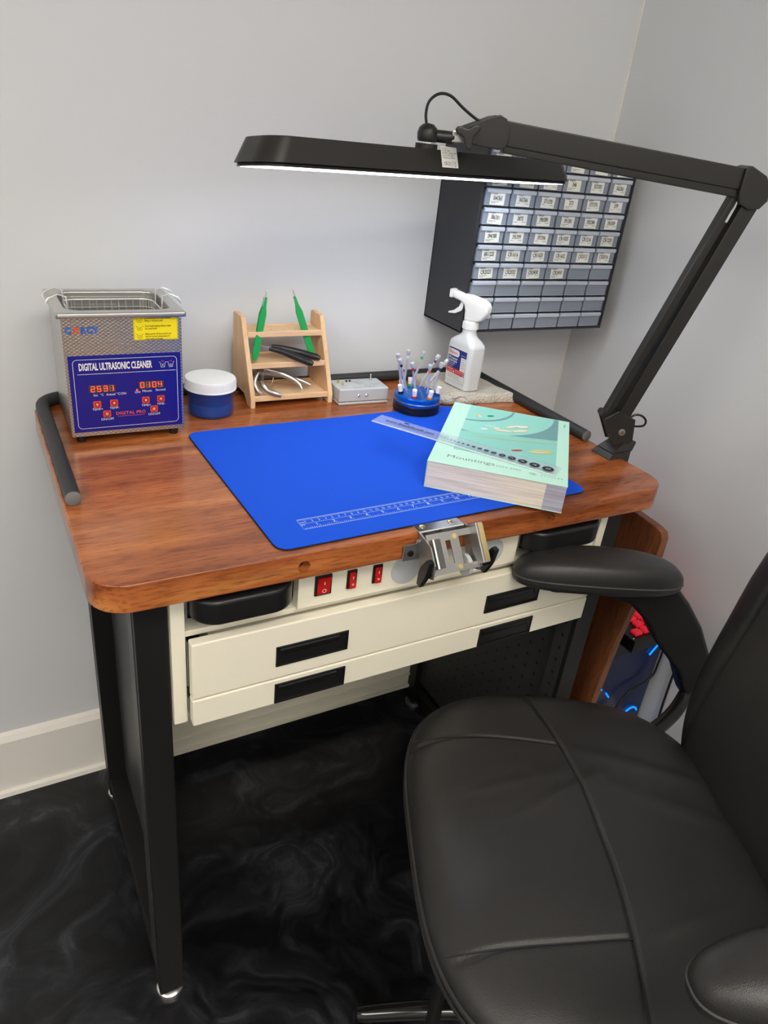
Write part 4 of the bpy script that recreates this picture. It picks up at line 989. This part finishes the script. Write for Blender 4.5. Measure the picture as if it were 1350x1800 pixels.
sk.line((.0255, .004), (.0295, .009), .0005, .0006, M['ink']); sk.line((.0295, .004), (.0255, .009), .0005, .0006, M['ink']); sk.line((.0258, .0022), (.0292, .0022), .0010, .0006, M['ink'])
sk.bm.transform(SXm); sk.obj('rating_sticker', lamp, smooth=0, label='small white printed sticker')

# ------------------------------------------------------------------ computer tower and keyboard behind the board
pc = thing('computer_tower', 'black glass-fronted computer tower glowing blue in the corner right of the bench', 'computer', T(.968, .10, FZ))
pw_, pd_, ph_ = .232, .42, .468
MB().box(0, pw_, .004, pd_, .012, ph_, M['legblack'], .002).obj('case', pc)
MB().box(.001, pw_-.001, -.001, .004, .02, ph_-.045, M['glass']).obj('glass_panel', pc, smooth=0)
MB().box(0, pw_, -.002, .004, ph_-.044, ph_, M['cabinet'], .001).obj('top_bezel', pc)
def ring3(cx, cz, r, a0, a1, rad=.0022): 
    n = 24; return MB().tube([(cx+r*math.cos(math.radians(a0+(a1-a0)*k/n)), -.0035, cz+r*math.sin(math.radians(a0+(a1-a0)*k/n))) for k in range(n+1)], rad, M['bluelit'], 8)
ring3(.195, .215, .022, 20, 250).obj('fan_light', pc); ring3(.070, .318, .018, 100, 180).obj('fan_light', pc)
MB().tube([(.086, -.003, .318), (.099, -.003, .302)], .002, M['bluelit'], 8).obj('fan_light', pc); 
for (dx, dy) in ((.02, .03), (pw_-.02, .03), (.02, pd_-.03), (pw_-.02, pd_-.03)): MB().lathe([(0, 0), (.012, 0), (.013, .013), (0, .013)], M['black'], 16).obj('foot', pc, X=T(dx, dy, 0))
MB().tube([(.212, -.005, ph_-.042), (.190, -.005, ph_-.070)], .0022, M['bluelit'], 8).obj('light_strip', pc)
o = MB().tube(smooth_path([(1.185, .085, -.46), (1.186, .085, -.53), (1.176, .085, -.572), (1.11, .085, -.60), (1.06, .08, -.66), (1.00, .075, -.70), (.97, .09, -.80), (.965, .09, FZ+.004)], 8), .0026, M['black'], 8).obj('cable')
tag(o, 'black cable sagging across the front of the blue-lit computer tower', 'cable')
o = MB().tube(smooth_path([(1.206, .06, -.40), (1.207, .055, -.52), (1.205, .05, -.66), (1.195, .03, -.80), (1.17, .02, FZ+.004)], 8), .0026, M['black'], 8).obj('cable')
tag(o, 'black cable hanging straight down the grey wall right of the tower', 'cable')
kb = thing('keyboard', 'black keyboard with glowing red keys lying on the computer tower', 'keyboard', T(1.035, .062, -.437+.0015))
kb.matrix_world = T(1.035, .055, FZ+ph_+.0012)
MB().box(0, .145, 0, .44, 0, .030, M['black'], .002).obj('case', kb)
MB().box(.149, .172, 0, .44, 0, .024, M['black'], .005, 3).obj('wrist_rest', kb)
kx = 0
for i in range(5):
    for j in range(20):
        if i == 0 and j == 1: continue
        big = (i == 1 and j == 0)
        MB_ = (lambda a, b: MB().box(a[0], a[1], b[0], b[1], .030, .038, M['redlit'], .002, 1))
        if kx == 0 or big:
            k_ = MB().box(0, .020, 0, .018, 0, .008, M['redlit'], .002, 1).obj('key', kb); km = k_.data if not big else km; kx = 1
        else: k_ = link('key', km, kb)
        k_.matrix_local = T(.014+i*.026, .012+j*.0212, .0302)
MB().lathe([(0, 0), (.0015, 0), (.001, .0008), (0, .001)], M['greenlit'], 10).obj('indicator_light', kb, X=T(.006, .01, .030))

# ------------------------------------------------------------------ office chair
Fd = Vector((-.915, .404)); CHX = T(.5201, -.2914, FZ) @ rz(math.atan2(.404, -.915))
ch = thing('office_chair', 'black leather office chair with padded armrests turned towards the workbench', 'chair', CHX)
from mathutils import noise as NZ
KU = T(0, 0, .2355) @ Matrix.Scale(.83, 4)     # size and height of the raised upper part
UP = {'X': KU}
def sup(cx, cy, hx0, hx1, hy, nn):
    def f(a):
        c, s_ = math.cos(a), math.sin(a); k = (abs(c)**nn+abs(s_)**nn)**(-1/nn)
        x = c*k; y = s_*k
        return (cx+(x*hx1 if x > 0 else x*hx0), cy+y*hy*(1-.10*max(0, -x)))
    return Outline((cx, cy), f)
def groove(d, wd=.0035, dp=.0045): return -dp*math.exp(-(d/wd)**2)
ZS = .462
def seat_top(x, y, q):
    edge = (1-q**7)**(1/2.2) if q < 1 else 0
    h = ZS-.050+.050*edge
    h += .010*math.cos(min(1, abs(y-.02)/.3)*math.pi/2)*0
    xs = -.040+.45*(y-.02)**2
    h += groove(x-xs, .0035, .0045)
    if x > xs:
        h += groove(y-(-.150-.018*math.sin(min(1, max(0, (x-xs)/.28))*math.pi)), .003, .004)+groove(y-(.190+.022*min(1, max(0, (x-xs)/.28))-.004*math.sin(min(1, max(0, (x-xs)/.28))*math.pi)), .003, .004)
        ccx, ccy = (x-.11)/.14, (y-.02)/.17; h += .006*math.exp(-(ccx**4+ccy**4))
    else: h += .004*math.exp(-((x+.16)/.12)**4)
    h += .0045*NZ.noise(Vector((x*5+y*3, y*9-x*4, 2)))*edge
    h += .0030*math.exp(-((y+.03-.5*(x-.03))/.012)**2)*math.exp(-((x-.02)/.10)**2)
    h += .0045*math.exp(-((y+.10+.35*(x+.15))/.016)**2)*math.exp(-((x+.16)/.10)**2)
    h += .0035*math.exp(-((y+.03+.45*(x+.15))/.020)**2)*math.exp(-((x+.18)/.09)**2)
    h += .0028*math.exp(-((y+.06-.25*(x-.10))/.010)**2)*math.exp(-((x-.12)/.10)**2)
    h += .0022*math.exp(-((y-.17-.3*(x+.12))/.012)**2)*math.exp(-((x+.11)/.06)**2)
    return h
so = sup(-.02, .012, .29, .268, .322, 3.2)
MB().cushion(so, seat_top, lambda x, y, q: ZS-.050-.045*(1-q**8)**.4 if q < 1 else ZS-.050, M['leather'], 150, 420, X=KU).obj('seat', ch, smooth=80)
smb = MB()
def on_seat(pts): return [(x, y, seat_top(x, y, .5)+.0004) for x, y in pts]
smb.tube(on_seat([(-.040+.45*(y/100-.02)**2, y/100) for y in range(-28, 31)]), .0013, M['blackm'], 6, X=KU); smb.obj('seam', ch.children[0])
for c0, amp, sl in ((-.150, .018, 0), (.190, .004, .022)):
    pts = []
    for i in range(25):
        y0 = c0; x0 = -.040+.45*(y0-.02)**2
        pts.append((x0+.262*i/24, c0+sl*.262*i/24/.28-amp*math.sin(.262*i/24/.28*math.pi)))
    MB().tube(on_seat(pts), .0012, M['blackm'], 6, X=KU).obj('seam', ch.children[0])
stt = MB(); ol = [so(2*math.pi*k/160) for k in range(160)]
stt.tube([(so.c[0]+(x-so.c[0])*1.001, so.c[1]+(y-so.c[1])*1.001, ZS-.047) for x, y in ol], .0042, M['leather'], 8, closed=True, X=KU)
stt.tube([(so.c[0]+(x-so.c[0])*.999, so.c[1]+(y-so.c[1])*.999, ZS-.066) for x, y in ol], .0035, M['leather'], 8, closed=True, X=KU)
stt.obj('piping', ch)
# backrest
def bsup():
    def f(a):
        nn = 3.6; c, s_ = math.cos(a), math.sin(a); k = (abs(c)**nn+abs(s_)**nn)**(-1/nn); return (c*k*(.262-.02*max(0, s_)), .31+s_*k*.41)
    return Outline((0, .31), f)
def back_top(x, y, q):
    e = (1-q**6)**(1/2.2) if q < 1 else 0
    return .068*e+groove(abs(x)-.175, .004, .005)+.010*NZ.noise(Vector((x*7, y*5, 4)))*e
BKM = T(-.322, .0, .455) @ ry(math.radians(-9)) @ Matrix(((0, 0, 1, 0), (1, 0, 0, 0), (0, 1, 0, 0), (0, 0, 0, 1)))
MB().cushion(bsup(), back_top, lambda x, y, q: -.055*((1-q**5)**.45 if q < 1 else 0), M['leather'], 60, 200, X=KU @ BKM).obj('backrest', ch, smooth=80)
def pad_out():
    def f(a):
        nn = 2.6; c, s_ = math.cos(a), math.sin(a); k = (abs(c)**nn+abs(s_)**nn)**(-1/nn); x = c*k
        return (-.122+x*.167, s_*k*(.053 if x < 0 else .053-.006*x))
    return Outline((-.115, 0), f)
for sg in (-1, 1):
    yc = .378*sg if sg < 0 else .378
    yc = -.375 if sg < 0 else .368
    def pt(x, y, q): return .682+(.036*(1-q**5)**.5 if q < 1 else 0)+.012*math.cos((x+.10)/.17*1.2)-.010
    ap = MB().cushion(pad_out(), pt, lambda x, y, q: .672-.020*((1-q**6)**.5 if q < 1 else 0)+.012*math.cos((x+.10)/.17*1.2)-.010, M['leather'], 30, 96, X=KU @ T(0, yc, 0))
    o = ap.obj('armrest_pad', ch, smooth=80)
    po = pad_out(); MB().tube([(x*1.0, y*1.005, .679+.012*math.cos((x+.10)/.17*1.2)-.010) for x, y in [po(2*math.pi*k/80) for k in range(80)]], .0016, M['stitch'], 6, closed=True, X=KU @ T(0, yc, 0)).obj('seam', o)
    brk = [(-.03, .655), (-.03, .645), (-.14, .641), (-.19, .626), (-.235, .585), (-.270, .535), (-.335, .465), (-.372, .395), (-.400, .395), (-.405, .45), (-.392, .51), (-.355, .575), (-.312, .630), (-.275, .668), (-.24, .672)]
    MB().prism(brk, yc-sg*.0-.026, yc+.026, M['black'], 'xz', bev=.008, seg=3, X=KU).obj('arm_bracket', ch)
    MB().tube(smooth_path([(-.385, yc+sg*-.01, .43), (-.375, yc-sg*.02, .395), (-.33, yc-sg*.06, .375), (-.24, yc-sg*.12, .368), (-.12, yc-sg*.18, .362)], 6), .015, M['black'], 14, X=KU).obj('support_tube', ch)
MB().box(-.16, .12, -.12, .16, .335, .366, M['blackm'], .006, X=KU).obj('seat_mechanism', ch)
MB().lathe([(0, .10), (.028, .10), (.028, .33), (.016, .33), (.016, .514), (0, .514)], M['black'], 24, T(-.09, -.03, 0)).obj('gas_column', ch)
MB().lathe([(0, .075), (.045, .075), (.045, .10), (.035, .112), (0, .112)], M['black'], 32, T(-.09, -.03, 0)).obj('hub', ch)
for k in range(5):
    a = math.radians(-4+72*k); X = T(-.09, -.03, 0) @ rz(a)
    lg_ = MB().tube(smooth_path([(.03, 0, .094), (.12, 0, .094), (.22, 0, .083), (.30, 0, .066), (.318, 0, .062)], 6), [.019-.0003*i for i in range(25)], M['base'], 14).obj('base_leg', ch, X=X)
    cs = MB().lathe([(0, -.010), (.022, -.010), (.025, -.006), (.025, .006), (.022, .010), (0, .010)], M['blackm'], 28, T(.300, .016, .0255) @ rx(math.pi/2))
    cs.lathe([(0, -.010), (.022, -.010), (.025, -.006), (.025, .006), (.022, .010), (0, .010)], M['blackm'], 28, T(.300, -.016, .0255) @ rx(math.pi/2))
    cs.tube([(.300, 0, .022), (.300, 0, .064)], .006, M['dsteel'], 10); cs.obj('caster', lg_, X=T(0, 0, 0))
MB().tube([(.165, .135, .375), (.215, .175, .34), (.222, .190, .15)], .010, M['black'], 10, X=KU).obj('height_lever', ch)
